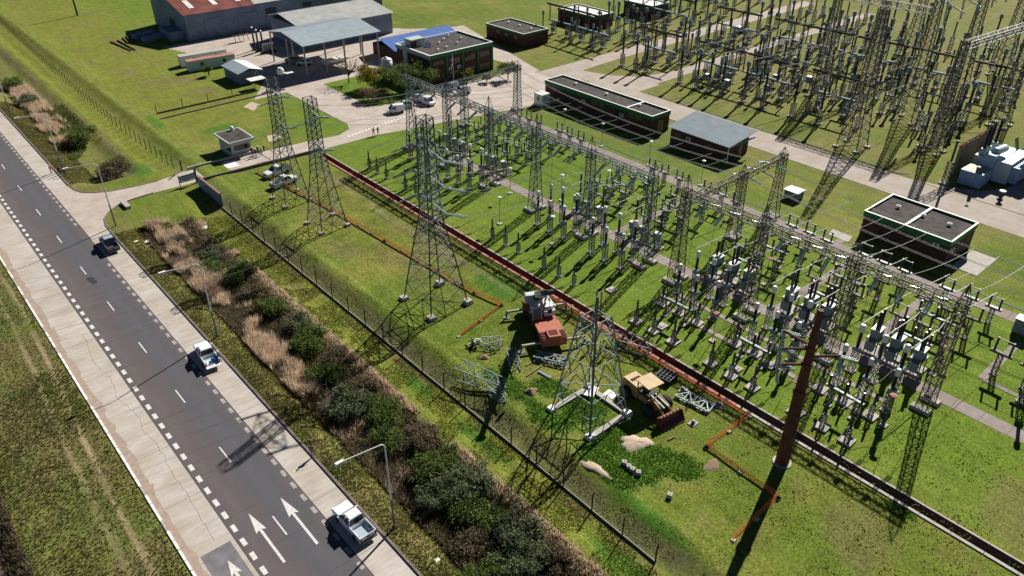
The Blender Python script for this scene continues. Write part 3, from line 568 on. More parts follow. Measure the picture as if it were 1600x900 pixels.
# green trimmed huts beyond
for x0, x1, y0, y1, lb, rm in ((146.6,156,164.3,180.7,'low brick hut with green fascia and dark roof nearest the office','bitumen'),(176,184.5,165.5,181,'low brick hut with green fascia and white roof in the rear yard','whitecap'),(200,208,163,175,'farthest low brick hut with white roof edge in the rear yard','whitecap')):
    t = flat_block('relay_hut', lb, x0, x1, y0, y1, 4.1, 0.7, roofm=rm, group='relay huts'); windows_x(t, -(x1-x0)/2, [-5,-1,3], 2.3, 2.9, 1.4)
# grey ribbed roof brick building
t = thing('switch_house', 'dark brick switch house with light grey ribbed metal roof and porch post', 'building', (126.3, 85.4, 0))
MB().box(-3.9, 3.9, -6.6, 6.6, 0, 3.3).build('wall', 'brick', t)
ribbed(MB(), (-4.2,7.6,3.4), (-4.2,-7.6,3.4), (5.0,-7.6,4.5), (5.0,7.6,4.5), 26, .2).build('roof', 'tingrey', t); MB().box(-3.88, 4.7, -7.5, -7.35, 3.15, 3.45).build('fascia', 'cabinet', t)
MB().bar((-3.9,-7.4,0), (-3.9,-7.4,3.3), .16).build('post', 'xfpale', t); MB().box(.8, 2.0, -6.66, -6.6, 0, 2.3).build('door', 'timber', t); ac(t, -3.9, 2, 2); windows_x(t, -3.9, [-3, 4.6], 1.6, 2.6, 1.2)
# guard house
t = thing('guard_house', 'small pale green guard house with flat overhanging roof beside the gate', 'building', (53.6, 146.2, 0))
MB().box(-2.0, 2.0, -3.0, 3.0, 0, 3.0).build('wall', 'plaster', t); MB().box(-2.6, 2.7, -3.7, 3.6, 3.0, 3.35).build('roof_slab', 'plaster', t); MB().box(-2.3, 2.4, -3.4, 3.3, 3.351, 3.37).build('roof', 'bitumen', t)
MB().box(-1.5, 1.6, -3.06, -3.0, 1.3, 2.3).build('window', 'glass', t); MB().box(-2.06, -2.0, -2.5, -0.6, 1.1, 2.3).build('window', 'glass', t); MB().lathe([(.4,0),(.4,.7),(.2,.9)], (0.9,2.6,3.37), 10).build('water_tank', 'whitecap', t)
# containers, hut, small box
for x, y, m_, tp, lb in ((73.2,210.3,'whitecap','padconc','white site cabin with small windows behind the rusty container'),(73.0,204.6,'xfpale','lippink','pale blue shipping container with rusty roof beside the white hut')):
    t = thing('shipping_container', lb, 'container', (x, y, 0), R(-5)); bd = MB()
    ribbed(bd, (-6.1,-1.22,.1), (6.1,-1.22,.1), (6.1,-1.22,2.6), (-6.1,-1.22,2.6), 28, .05); bd.box(-6.1, 6.1, -1.2, 1.22, .1, 2.6); bd.build('body', m_, t); MB().box(-6.15, 6.15, -1.27, 1.27, 2.6, 2.72).build('roof', tp, t)
    for xx in (-3, 2.8): MB().box(xx, xx+.8, -1.34, -1.28, 1.2, 2.0).build('window', 'glass', t)
t = thing('site_hut', 'blue grey hut with white gable roof near the containers', 'building', (75.2, 190.0, 0)); MB().box(-2.9, 2.9, -4.4, 4.4, 0, 2.9).build('wall', 'tinwall', t)
ribbed(MB(), (-3.3,-5,2.8), (-3.3,5,2.8), (0,5,3.7), (0,-5,3.7), 14, -.04).build('roof', 'tingrey', t); ribbed(MB(), (3.3,5,2.8), (3.3,-5,2.8), (0,-5,3.7), (0,5,3.7), 14, -.04).build('roof', 'whitecap', t); MB().box(-.5,.5,-4.46,-4.4,0,2).build('door', 'timber', t); ac(t, 1.6, -4.4, 1.8, R(90))
t = thing('lean_to', 'small lean-to with white awning roof in front of the white hut', 'shelter', (74.6, 180.8, 0))
for a in ((-1.6,-1),(1.6,-1),(-1.6,1.2),(1.6,1.2)): MB().bar((*a,0), (*a,2.2), .1).build('post', 'dark', t)
MB().slab([(-2,-1.4),(2,-1.4),(2,1.5),(-2,1.5)], 2.2, 2.3).build('awning', 'whitecap', t)
t = thing('elevated_tank', 'small white tank on dark stand near the guard house lawn', 'tank', (79.6, 177.6, 0))
for a in ((-.8,-.8),(.8,-.8),(-.8,.8),(.8,.8)): MB().bar((*a,0), (*a,3.2), .12).build('leg', 'dark', t)
MB().lathe([(.8,3.2),(.85,4.2),(.5,4.7)], n=14).build('tank', 'whitecap', t); MB().slab([(1,-1),(3,-1),(3,1),(1,1)], 3.1, 3.2).build('roof_sheet', 'whitecap', t)
t = thing('equipment_cabinet', 'white box kiosk at the end of the long control building', 'cabinet', (118.6, 126.4, 0)); MB().box(-1.2,1.2,-1.4,1.4,.2,2.8).build('body', 'whitecap', t); MB().box(-1.4,1.4,-1.6,1.6,0,.2).build('plinth', 'concrete', t); MB().box(-1.24,-1.2,-.4,.4,1.2,2.2).build('panel', 'cabinet', t)
t = thing('transformer_kiosk', 'low grey metal kiosk on lawn between gantry and yard road', 'cabinet', (*P(1239,309), 0)); MB().box(-1.1,1.1,-1.3,1.3,.1,1.5).build('body', 'cabinet', t); MB().box(-1.25,1.25,-1.45,1.45,1.5,1.62).build('lid', 'whitecap', t)
t = thing('transformer_kiosk', 'blue grey cabinet standing alone near the right picture edge', 'cabinet', (*P(1592,520), 0)); MB().box(-.7,.7,-.8,.8,.2,2.2).build('body', 'cabinet', t); MB().box(-.8,.8,-.9,.9,2.2,2.3).build('lid', 'whitecap', t)

# ------------------------------------------------------------------ lattice steel
def lat_frame(mb_leg, mb_br, secs, lw, bw, x_every=True):
    """secs: list of (z, half x, half y) up the mast; adds four legs and cross bracing"""
    cor = lambda s_: [(-s_[1],-s_[2],s_[0]), (s_[1],-s_[2],s_[0]), (s_[1],s_[2],s_[0]), (-s_[1],s_[2],s_[0])]
    for a, b_ in zip(secs[:-1], secs[1:]):
        A, B = cor(a), cor(b_)
        for i in range(4):
            j = (i+1) % 4
            mb_leg[i].bar(A[i], B[i], lw)
            mb_br.bar(A[i], B[j], bw); mb_br.bar(A[j], B[i], bw)
            if x_every: mb_br.bar(B[i], B[j], bw)
def subdivide(profile, n):
    out = []
    for (z0, a0, b0), (z1, a1, b1), k in zip(profile[:-1], profile[1:], n):
        for i in range(k): t = i/k; out.append((z0+(z1-z0)*t, a0+(a1-a0)*t, b0+(b1-b0)*t))
    out.append(profile[-1]); return out
def ins_string(mb, p, q, r=0.14, pitch=0.17, n=7):
    p = Vector(p); q = Vector(q); L = (q-p).length; k = max(3, int(L/pitch)); prof = []
    for i in range(k): z = L*i/k; prof += [(0.04, z), (r, z+pitch*0.35), (r*0.9, z+pitch*0.5), (0.04, z+pitch*0.75)]
    mb.lathe(prof, p, n, q-p)

def pylon(label, x, y, profile, nseg, lw, bw, mat='steel', arms=(), foot=0.42, top_spread=None, footmat='padconc'):
    t = thing('transmission_tower', label, 'pylon', (x, y, 0))
    secs = subdivide(profile, nseg); legs = [MB() for _ in range(4)]
    cor = lambda s_: [(-s_[1],-s_[2],s_[0]), (s_[1],-s_[2],s_[0]), (s_[1],s_[2],s_[0]), (-s_[1],s_[2],s_[0])]
    for a, b_ in zip(secs[:-1], secs[1:]):
        A, B = cor(a), cor(b_)
        for i in range(4):
            j = (i+1) % 4; legs[i].bar(A[i], B[i], lw)
            big = (b_[0]-a[0]) > 1.6
            for p_, q_ in ((A[i], B[j]), (A[j], B[i])):
                MB().bar(p_, q_, bw).build('brace', mat, t)
            if big:                         # secondary members
                m1 = (Vector(A[i])+Vector(B[j]))/2; m2 = (Vector(A[i])+Vector(B[i]))/2; m3 = (Vector(A[j])+Vector(B[j]))/2
                MB().bar(m1, m2, bw*0.7).bar(m1, m3, bw*0.7).build('secondary_brace', mat, t)
            MB().bar(B[i], B[j], bw).build('girt', mat, t)
    for g_i, lg in enumerate(legs): lg.build('leg', mat, t)
    for sx_, sy_ in ((-1,-1),(1,-1),(1,1),(-1,1)):
        px, py = sx_*profile[0][1], sy_*profile[0][2]
        if foot: MB().hexa([(px-foot,py-foot,-.3),(px+foot,py-foot,-.3),(px+foot,py+foot,-.3),(px-foot,py+foot,-.3)], [(px-foot*.8,py-foot*.8,foot),(px+foot*.8,py-foot*.8,foot),(px+foot*.8,py+foot*.8,foot),(px-foot*.8,py+foot*.8,foot)]).build('footing', footmat, t)
    for (z, ln, dirn, strs) in arms:
        d = Vector((dirn[0], dirn[1], 0)).normalized(); pr = Vector((-d.y, d.x, 0)); hw = 0.8
        a = MB(); tip = d*ln + Vector((0,0,z))
        for s_ in (-1, 1):
            root = d*hw + pr*(s_*hw) + Vector((0,0,z)); rt2 = d*hw + pr*(s_*hw) + Vector((0,0,z+1.3))
            a.bar(root, tip, 0.09); a.bar(rt2, tip, 0.08); a.bar(root.lerp(tip,.5), rt2.lerp(tip,.5), .06); a.bar(rt2, root.lerp(tip,.5), .06)
        a.bar((d*hw+pr*hw+Vector((0,0,z))).lerp(tip,.4), (d*hw-pr*hw+Vector((0,0,z))).lerp(tip,.4), .06)
        am = a.build('cross_arm', mat, t)
        for sv in strs:
            sm = MB(); q = tip + Vector(sv); off = pr*0.18
            ins_string(sm, tip-off, q-off); ins_string(sm, tip+off, q+off); sm.build('insulator_string', 'glass_ins', am, smooth=True)
    return t
# angle towers in the strip between fence and trench
T12 = [(0,2.4,2.45),(9.5,1.15,1.15),(13.5,0.85,0.85),(21.6,0.75,0.75)]
strs = [(-1.9,0.2,-0.25),(1.7,0.2,-0.5)]
pylon('farther of two slender lattice towers, above the two white pickups', 51.5, 118.8, T12, (4,4,8), .12, .06, arms=[(14,2.6,(0,-1),strs),(16.8,2.8,(0,1),strs),(19.2,2.4,(0,-1),strs)])
pylon('nearer of two slender lattice towers, right of the two white pickups', 51.5, 106.2, T12, (4,4,8), .12, .06, arms=[(14,2.6,(0,-1),strs),(16.8,2.8,(0,1),strs),(19.2,2.4,(0,-1),strs)])
st3 = [(-2.6,0.2,-0.5),(2.2,-1.4,-0.7)]
pylon('tallest lattice tower with three levels of arms and green insulator strings', 51.4, 75.7, [(0,3.15,3.3),(6,2.3,2.35),(14,1.0,1.0),(27,0.75,0.75)], (2,5,11), .14, .065,
      arms=[(z, 3.6, d_, st3) for z in (15.2,18.8,22.4) for d_ in ((0,-1),(0,1))], foot=.6)
# tower being erected
t = thing('unfinished_tower', 'unfinished bright lattice tower stub standing on concrete strips by the loader', 'pylon', (51.0, 45.3, 0))
pr_ = [(0,3.05,3.05),(4.2,2.45,2.45),(8.2,1.85,1.85),(11.2,1.42,1.42),(13.4,1.1,1.1)]
cor = lambda s_: [(-s_[1],-s_[2],s_[0]), (s_[1],-s_[2],s_[0]), (s_[1],s_[2],s_[0]), (-s_[1],s_[2],s_[0])]
tops = [(-1,-1,16.6),(1,-1,13.6),(1,1,14.6),(-1,1,13.8)]
for i, (sx_, sy_, zt) in enumerate(tops):
    r_ = 3.05 - zt*(3.05-0.75)/16.6; MB().bar((sx_*3.05,sy_*3.05,0.3), (sx_*r_,sy_*r_,zt), .19 if i == 0 else .13).build('leg', 'steel_new' if i else 'steel', t)
for k, (a, b_) in enumerate(zip(pr_[:-1], pr_[1:])):
    A, B = cor(a), cor(b_)
    for i in range(4):
        j = (i+1) % 4; mid = (Vector(B[i])+Vector(B[j]))/2
        for p_ in (A[i], A[j]):
            MB().bar(p_, mid, .09).build('brace', 'steel_new', t)
            q_ = B[i] if p_ == A[i] else B[j]
            m1 = Vector(p_).lerp(mid, .5)
            MB().bar(m1, Vector(p_).lerp(Vector(q_), .55), .07).bar(m1, Vector(p_).lerp(Vector(q_), .95), .07).build('secondary_brace', 'steel_new', t)
        MB().bar(B[i], B[j], .075).build('girt', 'steel_new', t)
    if k in (0, 2): MB().bar(B[0], B[2], .08).build('plan_brace', 'steel_new', t); MB().bar(B[1], B[3], .08).build('plan_brace', 'steel_new', t)
MB().bar((-.4,-.3,13.4), (-.4,-.3,16.9), .1).bar((.3,-.3,13.4), (.3,-.3,16.6), .1).bar((-.4,-.3,16.6), (.3,-.3,16.6), .1).build('head_frame', 'steel', t)
for a, b_ in (((-3.4,-3.05),(3.4,-3.05)), ((3.05,-3.4),(3.05,3.4)), ((3.4,3.05),(-3.4,3.05))):
    d = Vector((b_[0]-a[0], b_[1]-a[1], 0)).normalized(); nr = Vector((-d.y, d.x, 0))*.32
    MB().slab([(a[0]-nr.x,a[1]-nr.y),(b_[0]-nr.x,b_[1]-nr.y),(b_[0]+nr.x,b_[1]+nr.y),(a[0]+nr.x,a[1]+nr.y)], -.2, .28 + 0.004*a[0]).build('strip_footing', 'padconc', t)
for sx_, sy_ in ((-1,-1),(1,-1),(1,1),(-1,1)): MB().hexa([(sx_*3.05+dx,sy_*3.05+dy,-.2) for dx,dy in ((-.6,-.6),(.6,-.6),(.6,.6),(-.6,.6))], [(sx_*3.05+dx,sy_*3.05+dy,.55) for dx,dy in ((-.4,-.4),(.4,-.4),(.4,.4),(-.4,.4))]).build('footing', 'whitecap', t)
for i,(x,y,a,lb) in enumerate(((53.6,47.6,.4,'large white plate lying by far tower footing'),(54.8,45.8,.1,'small white plate lying between unfinished tower and loader'))):
    tag(MB().box(-1.0,1.0,-.7,.7,.0,.06).build('white_plate', 'whitepaint', None, (x,y,.3 if i == 0 else .05), a), lb, 'plate')

# lattice sections lying on the ground
def truss_piece(label, loc, rz, L, wd, ht, n, lw=.10, bw=.065, mat='steel_new', taper=1.0, tilt=0):
    t = thing('lattice_section', label, 'tower section', loc, rz); t.rotation_euler = (tilt, 0, rz)
    secs = [(L*i/n-L/2, wd/2*(1+(taper-1)*i/n), ht/2*(1+(taper-1)*i/n)) for i in range(n+1)]
    cr_ = lambda s_: [(s_[0],-s_[1],ht/2-s_[2]), (s_[0],s_[1],ht/2-s_[2]), (s_[0],s_[1],ht/2+s_[2]), (s_[0],-s_[1],ht/2+s_[2])]
    for i in range(4): MB().bar(cr_(secs[0])[i], cr_(secs[-1])[i], lw).build('chord', mat, t)
    for k, (a, b_) in enumerate(zip(secs[:-1], secs[1:])):
        A, B = cr_(a), cr_(b_)
        for i in range(4):
            j = (i+1) % 4; p_, q_ = (A[i], B[j]) if k % 2 else (A[j], B[i]); MB().bar(p_, q_, bw).build('brace', mat, t); MB().bar(B[i], B[j], bw*.8).build('batten', mat, t)
    return t
x_, y_ = P(752,600); truss_piece('long bent lattice section dumped beside the fence', (x_, y_, .1), R(-72), 6.4, 2.0, 1.7, 4, taper=.75)
x_, y_ = P(778,622); truss_piece('broken lattice end piece at the tip of the bent section', (x_, y_, .1), R(-100), 2.6, 1.4, 1.3, 2, taper=.6)
x_, y_ = P(768,543); truss_piece('small tapered lattice piece next to the dark steel heap', (x_, y_, .1), R(-20), 2.6, 1.6, 1.3, 2, taper=.6)
x_, y_ = P(802,570); truss_piece('lattice piece half hidden in the crane boom shadow', (x_, y_, .1), R(60), 3.2, 1.2, 1.3, 3)
x_, y_ = P(860,563); truss_piece('flat ladder like lattice panel behind the crane', (x_, y_, .05), R(-60), 4.2, 1.3, .5, 5, .12, .09)
x_, y_ = P(985,545); truss_piece('dark lattice section lying between unfinished tower and trench', (x_, y_, .05), R(-65), 5.2, 2.0, 1.5, 4, mat='steel')
x_, y_ = P(1085,628); truss_piece('flat zigzag lattice panel lying beside the orange net', (x_, y_, .05), R(-82), 4.4, 1.6, .3, 4, .12, .11)
x_, y_ = P(742,540); t = thing('steel_heap', 'heap of dark steel members with pale ends near the bent lattice', 'steel heap', (x_, y_, 0), .3)
for k in range(16): a = random.uniform(-.5,.5); MB().bar((random.uniform(-.8,.3),random.uniform(-.8,.8),.1+.06*k), (random.uniform(-.8,1.6)*math.cos(a)-.6,random.uniform(-.9,.9)+math.sin(a),.12+.05*k), .12).build('steel_member', 'dark' if k % 3 else 'bus', t)
x_, y_ = P(1041,592); t = thing('steel_crate', 'dark square steel grating crate beside the wheel loader', 'crate', (x_, y_, 0), .15)
for i in range(5): MB().box(-1.1+i*.5, -1.0+i*.5, -1.0, 1.0, 0, .75).build('rib', 'dark', t); MB().box(-1.05, 1.05, -1.0+i*.48, -.94+i*.48, .6, .78).build('grating_bar', 'cabinet', t)
for px, py, sz, lb, m_ in ((953,546,.8,'pale stone slab','padconc'),):
    pass
for px, py, a, lb in ((1033,584,.4,'small grey steel bracket behind the steel crate'),(1067,610,.2,'rusty base plate behind the zigzag lattice panel'),(1083,662,0,'small concrete block in front of loader bucket'),(1124,634,.5,'pale crumpled sheet beyond zigzag lattice panel')):
    x_, y_ = P(px, py); t = thing('scrap_piece', lb, 'scrap', (x_, y_, 0), a); MB().box(-.55,.55,-.4,.4,0,.12).build('plate', 'padconc', t); MB().box(-.1,.1,-.2,.2,.12,.5).build('lug', 'steel', t)
for px, py, px2, py2, lb in ((822,572,842,561,'long timber pole lying behind the crane, farther one'),(823,588,847,572,'long timber pole lying behind the crane, nearer one'),(842,581,861,592,'bundle of blue grey steel angles on lush grass'),(1044,688,1054,683,'short pale timber piece on lush grass near sand')):
    a, b_ = P(px,py), P(px2,py2); mx_, my_ = (a[0]+b_[0])/2, (a[1]+b_[1])/2
    o = MB().bar((a[0]-mx_,a[1]-my_,.1), (b_[0]-mx_,b_[1]-my_,.12), .16 if 'timber' in lb else .35, .12).build('timber_pole' if 'timber' in lb else 'steel_bundle', 'timber' if 'timber' in lb else 'cabinet', None, (mx_,my_,0)); tag(o, lb, 'pole' if 'timber' in lb else 'steel bundle')
def mound(name, lb, px, py, rx, ry, h, mat, rz=0, cat='heap'):
    x, y = P(px, py); z0 = float(ground_z(x, y)); mb = MB(); N = 20; K = 5; vs = [(0,0,h)]; fs = []
    ph = random.random()*9
    for k in range(1, K+1):
        for i in range(N):
            a = 2*math.pi*i/N; rr = (k/K)*(1+.18*math.sin(3*a+ph)+.12*math.sin(7*a+2*ph)); vs.append((rx*rr*math.cos(a), ry*rr*math.sin(a), h*(1-(k/K)**1.6)*random.uniform(.8,1.1)-(.06 if k == K else 0)))
    for i in range(N): fs.append((0, 1+i, 1+(i+1) % N))
    for k in range(K-1):
        for i in range(N): a = 1+k*N+i; b_ = 1+k*N+(i+1) % N; fs.append((a, a+N, b_+N, b_))
    mb.add(vs, fs); return tag(mb.build(name, mat, None, (x, y, z0), rz, True), lb, cat)
mound('sand_heap', 'round pale sand heap on lush grass', 993, 692, 1.9, 1.3, .35, 'sand', -.6); mound('sand_heap', 'narrow streak of pale sand on the grass bank', 932, 735, .6, 2.0, .18, 'sand', .1)
mound('soil_heap', 'small brown soil clod near dumped lattice', 756, 560, .8, .6, .4, 'soil'); mound('soil_heap', 'brown clod on lush grass below the crane', 829, 614, .9, .7, .55, 'soil'); mound('soil_heap', 'low brown dirt patch beside the orange net corner', 1112, 727, 1.3, .7, .15, 'soil')
for i, (px, py) in enumerate(((975,727),(982,733),(988,738),(997,743),(1046,778))):
    x_, y_ = P(px, py); t = thing('concrete_block', ['first','second','third','fourth'][i]+' of four concrete blocks in a short row on grass bank' if i < 4 else 'single small concrete block alone on the grass bank', 'block', (x_, y_, float(ground_z(x_, y_))), random.random(), 'loose concrete blocks'); MB().hexa([(-.3,-.3,0),(.3,-.3,0),(.3,.3,0),(-.3,.3,0)], [(-.24,-.24,.5),(.24,-.24,.5),(.24,.24,.5),(-.24,.24,.5)]).build('body', 'padconc', t); MB().tube((0,0,.5), (0,0,.56), .05).build('hole_sleeve', 'dark', t)

# brown steel monopole
t = thing('steel_monopole', 'tall rust brown tapered steel pole with angled arms beside trench', 'pole', (60.9, 26.3, 0))
MB().tube((0,0,0), (0,0,10), .72, .58, 12).build('shaft', 'rustpole', t); MB().tube((0,0,10), (0,0,19.6), .56, .27, 12).build('upper_shaft', 'rustpole', t); MB().tube((0,0,9.5), (0,0,10.1), .70, .68, 12).build('collar', 'rustpole', t)
MB().tube((0,0,-.2), (0,0,.12), 1.0, 1.0, 14).build('base_plinth', 'concrete', t); MB().tube((0,0,15.0), (0,0,15.5), .55, .55, 12).build('collar', 'rustpole', t); MB().tube((0,0,13.2), (0,0,13.5), .6, .6, 12).build('collar', 'rustpole', t)
L_ = Vector((-.756, .655, 0))
for z, d_, ln in ((15.1, L_, 3.0), (15.4, Vector((.05,1,0)), 3.2), (14.2, -L_, 3.0), (13.2, L_, 2.9)):
    am = MB().tube(Vector((0,0,z)), Vector((0,0,z+.05))+d_*ln, .17, .12, 8).build('arm', 'rustpole', t); tip = Vector((0,0,z-.05))+d_*ln
    for v in ((1.3,-1.2,-.5), (-.3,-.5,-1.8)):
        m_ = MB(); pr2 = Vector((0.1,0.12,0)); ins_string(m_, tip-pr2, tip-pr2+Vector(v), .16); ins_string(m_, tip+pr2, tip+pr2+Vector(v), .16); m_.build('insulator_string', 'glass_ins', am, smooth=True)
# bare dark pole top left
t = thing('timber_utility_pole', 'dark bare utility pole on the far field by the wires', 'pole', (63.3, 288.5, 0)); MB().tube((0,0,0), (0,0,12), .3, .2, 8).build('shaft', 'dark', t); MB().bar((-1.2,0,11), (1.2,0,11), .15).build('crossarm', 'dark', t)

# ------------------------------------------------------------------ gantries
def gantry_column(label, x, y, h, bx_, by_, zb, mat='steel', foot=True, group='gantry columns'):
    t = thing('gantry_column', label, 'gantry', (x, y, 0), 0, group)
    legs = [MB() for _ in range(4)]; br = MB()
    secs = subdivide([(0.3,bx_,by_),(zb*.55,.62,.55),(zb+.6,.5,.5)], (6,7)); lat_frame(legs, br, secs, .10, .05)
    for lg in legs: lg.build('leg', mat, t)
    br.build('bracing', mat, t)
    s_ = MB()
    for a in ((-.5,-.5),(.5,-.5),(.5,.5),(-.5,.5)): s_.bar((*a,zb+.6), (0,0,h), .07)
    s_.build('peak', mat, t)
    if foot:
        fm = MB().hexa([(-.55,-1.15,-.2),(.55,-1.15,-.2),(.55,1.15,-.2),(-.55,1.15,-.2)], [(-.45,-1.05,.45),(.45,-1.05,.45),(.45,1.05,.45),(-.45,1.05,.45)]).mesh('footing', 'padconc')
        for s in (-1, 1): put(fm, 'footing', t, (s*bx_, 0, 0))
    return t
def gantry_beam(label, p, q, z, wd=.95, step=1.35, mat='steel', group='gantry beams'):
    L = math.hypot(q[0]-p[0], q[1]-p[1]); a = math.atan2(q[1]-p[1], q[0]-p[0]); t = thing('gantry_beam', label, 'gantry', (p[0], p[1], z), a, group)
    n_ = max(2, int(L/step)); d = L/n_; h = wd/2
    for y_, z_ in ((-h,-h),(h,-h),(h,h),(-h,h)): MB().bar((0,y_,z_), (L,y_,z_), .12).build('chord', mat, t)
    b_ = MB()
    for i in range(n_):
        x0, x1 = i*d, (i+1)*d
        c0 = [(x0,-h,-h),(x0,h,-h),(x0,h,h),(x0,-h,h)]; c1 = [(x1,-h,-h),(x1,h,-h),(x1,h,h),(x1,-h,h)]
        for k in range(4):
            m_ = (k+1) % 4; b_.bar(c0[k], c1[m_], .065) if i % 2 else b_.bar(c0[m_], c1[k], .065); b_.bar(c1[k], c1[m_], .06)
    b_.build('lacing', mat, t); return t
GX, GZ = 81.5, 14.0
YL = [63.3, 75.6, 88.0, 100.2, 112.5, 124.7]; YR = [20.5, 32.8, 45.1, 57.4]
for i, y in enumerate(YL): gantry_column('green grey lattice gantry column, %s from the middle gap towards the driveway' % ORD[i], GX, y, 16.8, 1.25, .55, GZ)
for i, y in enumerate(YR): gantry_column('dark lattice gantry column, %s from the right picture edge in the front row' % ORD[i], GX, y, 16.8, 1.25, .6, GZ, 'steel_old')
gantry_beam('long green grey lattice beam over the front bays nearest the driveway', (GX, 62.6), (GX, 126.5), GZ); gantry_beam('weathered lattice beam over the front bays on the right', (GX, 19.6), (GX, 58.2), GZ, mat='steel_old')
gantry_column('weathered lattice column standing mid span behind the front gantry', 98.7, 59.6, 12.6, .55, 1.05, 10.8, 'steel_old'); gantry_column('weathered lattice column at far end of side beam near the yard kiosk', 109.6, 59.6, 12.6, .55, 1.05, 10.8, 'steel_old')
gantry_beam('weathered lattice side beam running away from the front gantry', (82.6, 59.6), (110.3, 59.6), 10.8, mat='steel_old')
gantry_column('lattice column beside the white kiosk at the driveway', 112.0, 127.5, 11.2, .55, .9, 9.6); gantry_column('lattice column mid span between front gantry and white kiosk', 97.0, 127.5, 11.2, .55, .9, 9.6); gantry_beam('lattice side beam above the parked vans in front of office', (82.6, 127.5), (112.8, 127.5), 9.6)

# ------------------------------------------------------------------ switchyard equipment prototypes
def ped(h, w, lw=.07, bw=.04, mat='steel', n=4):
    a = [MB() for _ in range(4)]; b_ = MB(); lat_frame(a, b_, [(h*i/n, w/2, w/2) for i in range(n+1)], lw, bw)
    m_ = MB()
    for q in a + [b_]: m_.add(q.v, q.f)
    return m_
def ribs(mb, z0, z1, r, n=8, c=(0,0), pitch=.16):
    k = max(4, int((z1-z0)/pitch)); prof = []
    for i in range(k): z = z0+(z1-z0)*i/k; prof += [(r*.62, z), (r, z+(z1-z0)/k*.4), (r*.95, z+(z1-z0)/k*.5)]
    prof += [(r*.6, z1)]; return mb.lathe(prof, (*c, 0), n)
PAD = lambda s_, h=.25: MB().box(-s_, s_, -s_, s_, -.15, h).mesh('pad', 'padconc')
pad8, pad6, pad4 = PAD(.75), PAD(.5, .2), PAD(.38, .16)
VT = [('pad', pad8), ('pedestal', ped(1.9,.42).mesh('pedestal','steel')), ('insulator', ribs(MB(),2.0,3.35,.16).mesh('insulator','porcelain')), ('flange', MB().lathe([(.2,1.88),(.22,2.02),(.1,2.06)],n=8).mesh('flange','steel')), ('head', MB().lathe([(.09,3.35),(.12,3.42),(.05,3.6)],n=8).mesh('head','steel'))]
CT = [('pad', pad6), ('pedestal', ped(2.7,.6).mesh('pedestal','steel')), ('base_tank', MB().cbox(0,0,2.95,.7,.7,.5).mesh('base_tank','cabinet')), ('insulator', ribs(MB(),3.2,5.0,.22).mesh('insulator','porcelain')), ('cap', MB().lathe([(.26,5.0),(.30,5.1),(.30,5.75),(.2,5.9)],n=10).mesh('cap','whitecap'))]
CTL = [('pad', pad6), ('pedestal', ped(3.2,.6).mesh('pedestal','steel')), ('base_tank', MB().cbox(0,0,3.4,.75,.75,.5).mesh('base_tank','cabinet')), ('insulator', ribs(MB(),3.65,5.8,.22).mesh('insulator','porcelain')), ('cap', MB().lathe([(.28,5.8),(.33,5.9),(.33,6.6),(.2,6.75)],n=10).mesh('cap','whitecap'))]
BRK = [('pad', pad8), ('frame', ped(1.7,.8,.09,.05).mesh('frame','steel')), ('cabinet', MB().cbox(-.55,0,2.2,.75,.95,1.25).mesh('cabinet','cabinet'), [('cabinet_lid', MB().cbox(-.55,0,2.86,.85,1.05,.07).mesh('cabinet_lid','whitecap'))]), ('insulator', ribs(MB(),2.3,4.3,.21,c=(.25,0)).mesh('insulator','porcelain')), ('pole_column', ribs(MB(),4.4,6.5,.19,c=(.25,0)).mesh('pole_column','porcelain')), ('middle_joint', MB().cbox(.25,0,4.35,.5,.5,.25).mesh('middle_joint','steel')), ('head', MB().cbox(.25,0,6.6,.35,.35,.2).mesh('head','steel'))]
def tstand(hh, sp, il, mat='steel', beam=None):
    b_ = MB().box(-.22,.22,-sp/2-.35,sp/2+.35,hh,hh+.28)
    ins = lambda s_: ribs(MB(),hh+.28,hh+.28+il,.15,c=(0,s_*sp/2)).mesh('insulator','porcelain')
    return [('pad', pad4), ('pedestal', ped(hh,.5).mesh('pedestal',mat)), ('cross_beam', b_.mesh('cross_beam',mat)), ('insulator', ins(-1)), ('insulator', ins(1)), ('contact_arm', MB().bar((0,-sp/2,hh+.33+il), (0,sp/2,hh+.33+il), .08).cbox(0,-sp/2,hh+.36+il,.2,.2,.14).cbox(0,sp/2,hh+.36+il,.2,.2,.14).mesh('contact_arm','steel'))]
TS = tstand(2.7, 1.35, 1.5); TSL = tstand(2.4, 1.35, 1.45); TSW = tstand(2.9, 1.7, 1.6, 'steel_old')
UF = [('post', MB().bar((0,-1.5,0),(0,-1.5,2.6),.16).mesh('post','steel')), ('post', MB().bar((0,1.5,0),(0,1.5,2.6),.16).mesh('post','steel')), ('cross_beam', MB().box(-.18,.18,-2.4,2.4,2.6,2.85).mesh('cross_beam','steel'))] + \
     [('insulator', ribs(MB(),2.85,4.3,.16,c=(0,s_)).mesh('insulator','porcelain')) for s_ in (-2.1,0,2.1)] + [('footing', MB().box(-.35,.35,-1.85,-1.15,-.1,.2).mesh('footing','padconc')), ('footing', MB().box(-.35,.35,1.15,1.85,-.1,.2).mesh('footing','padconc'))]
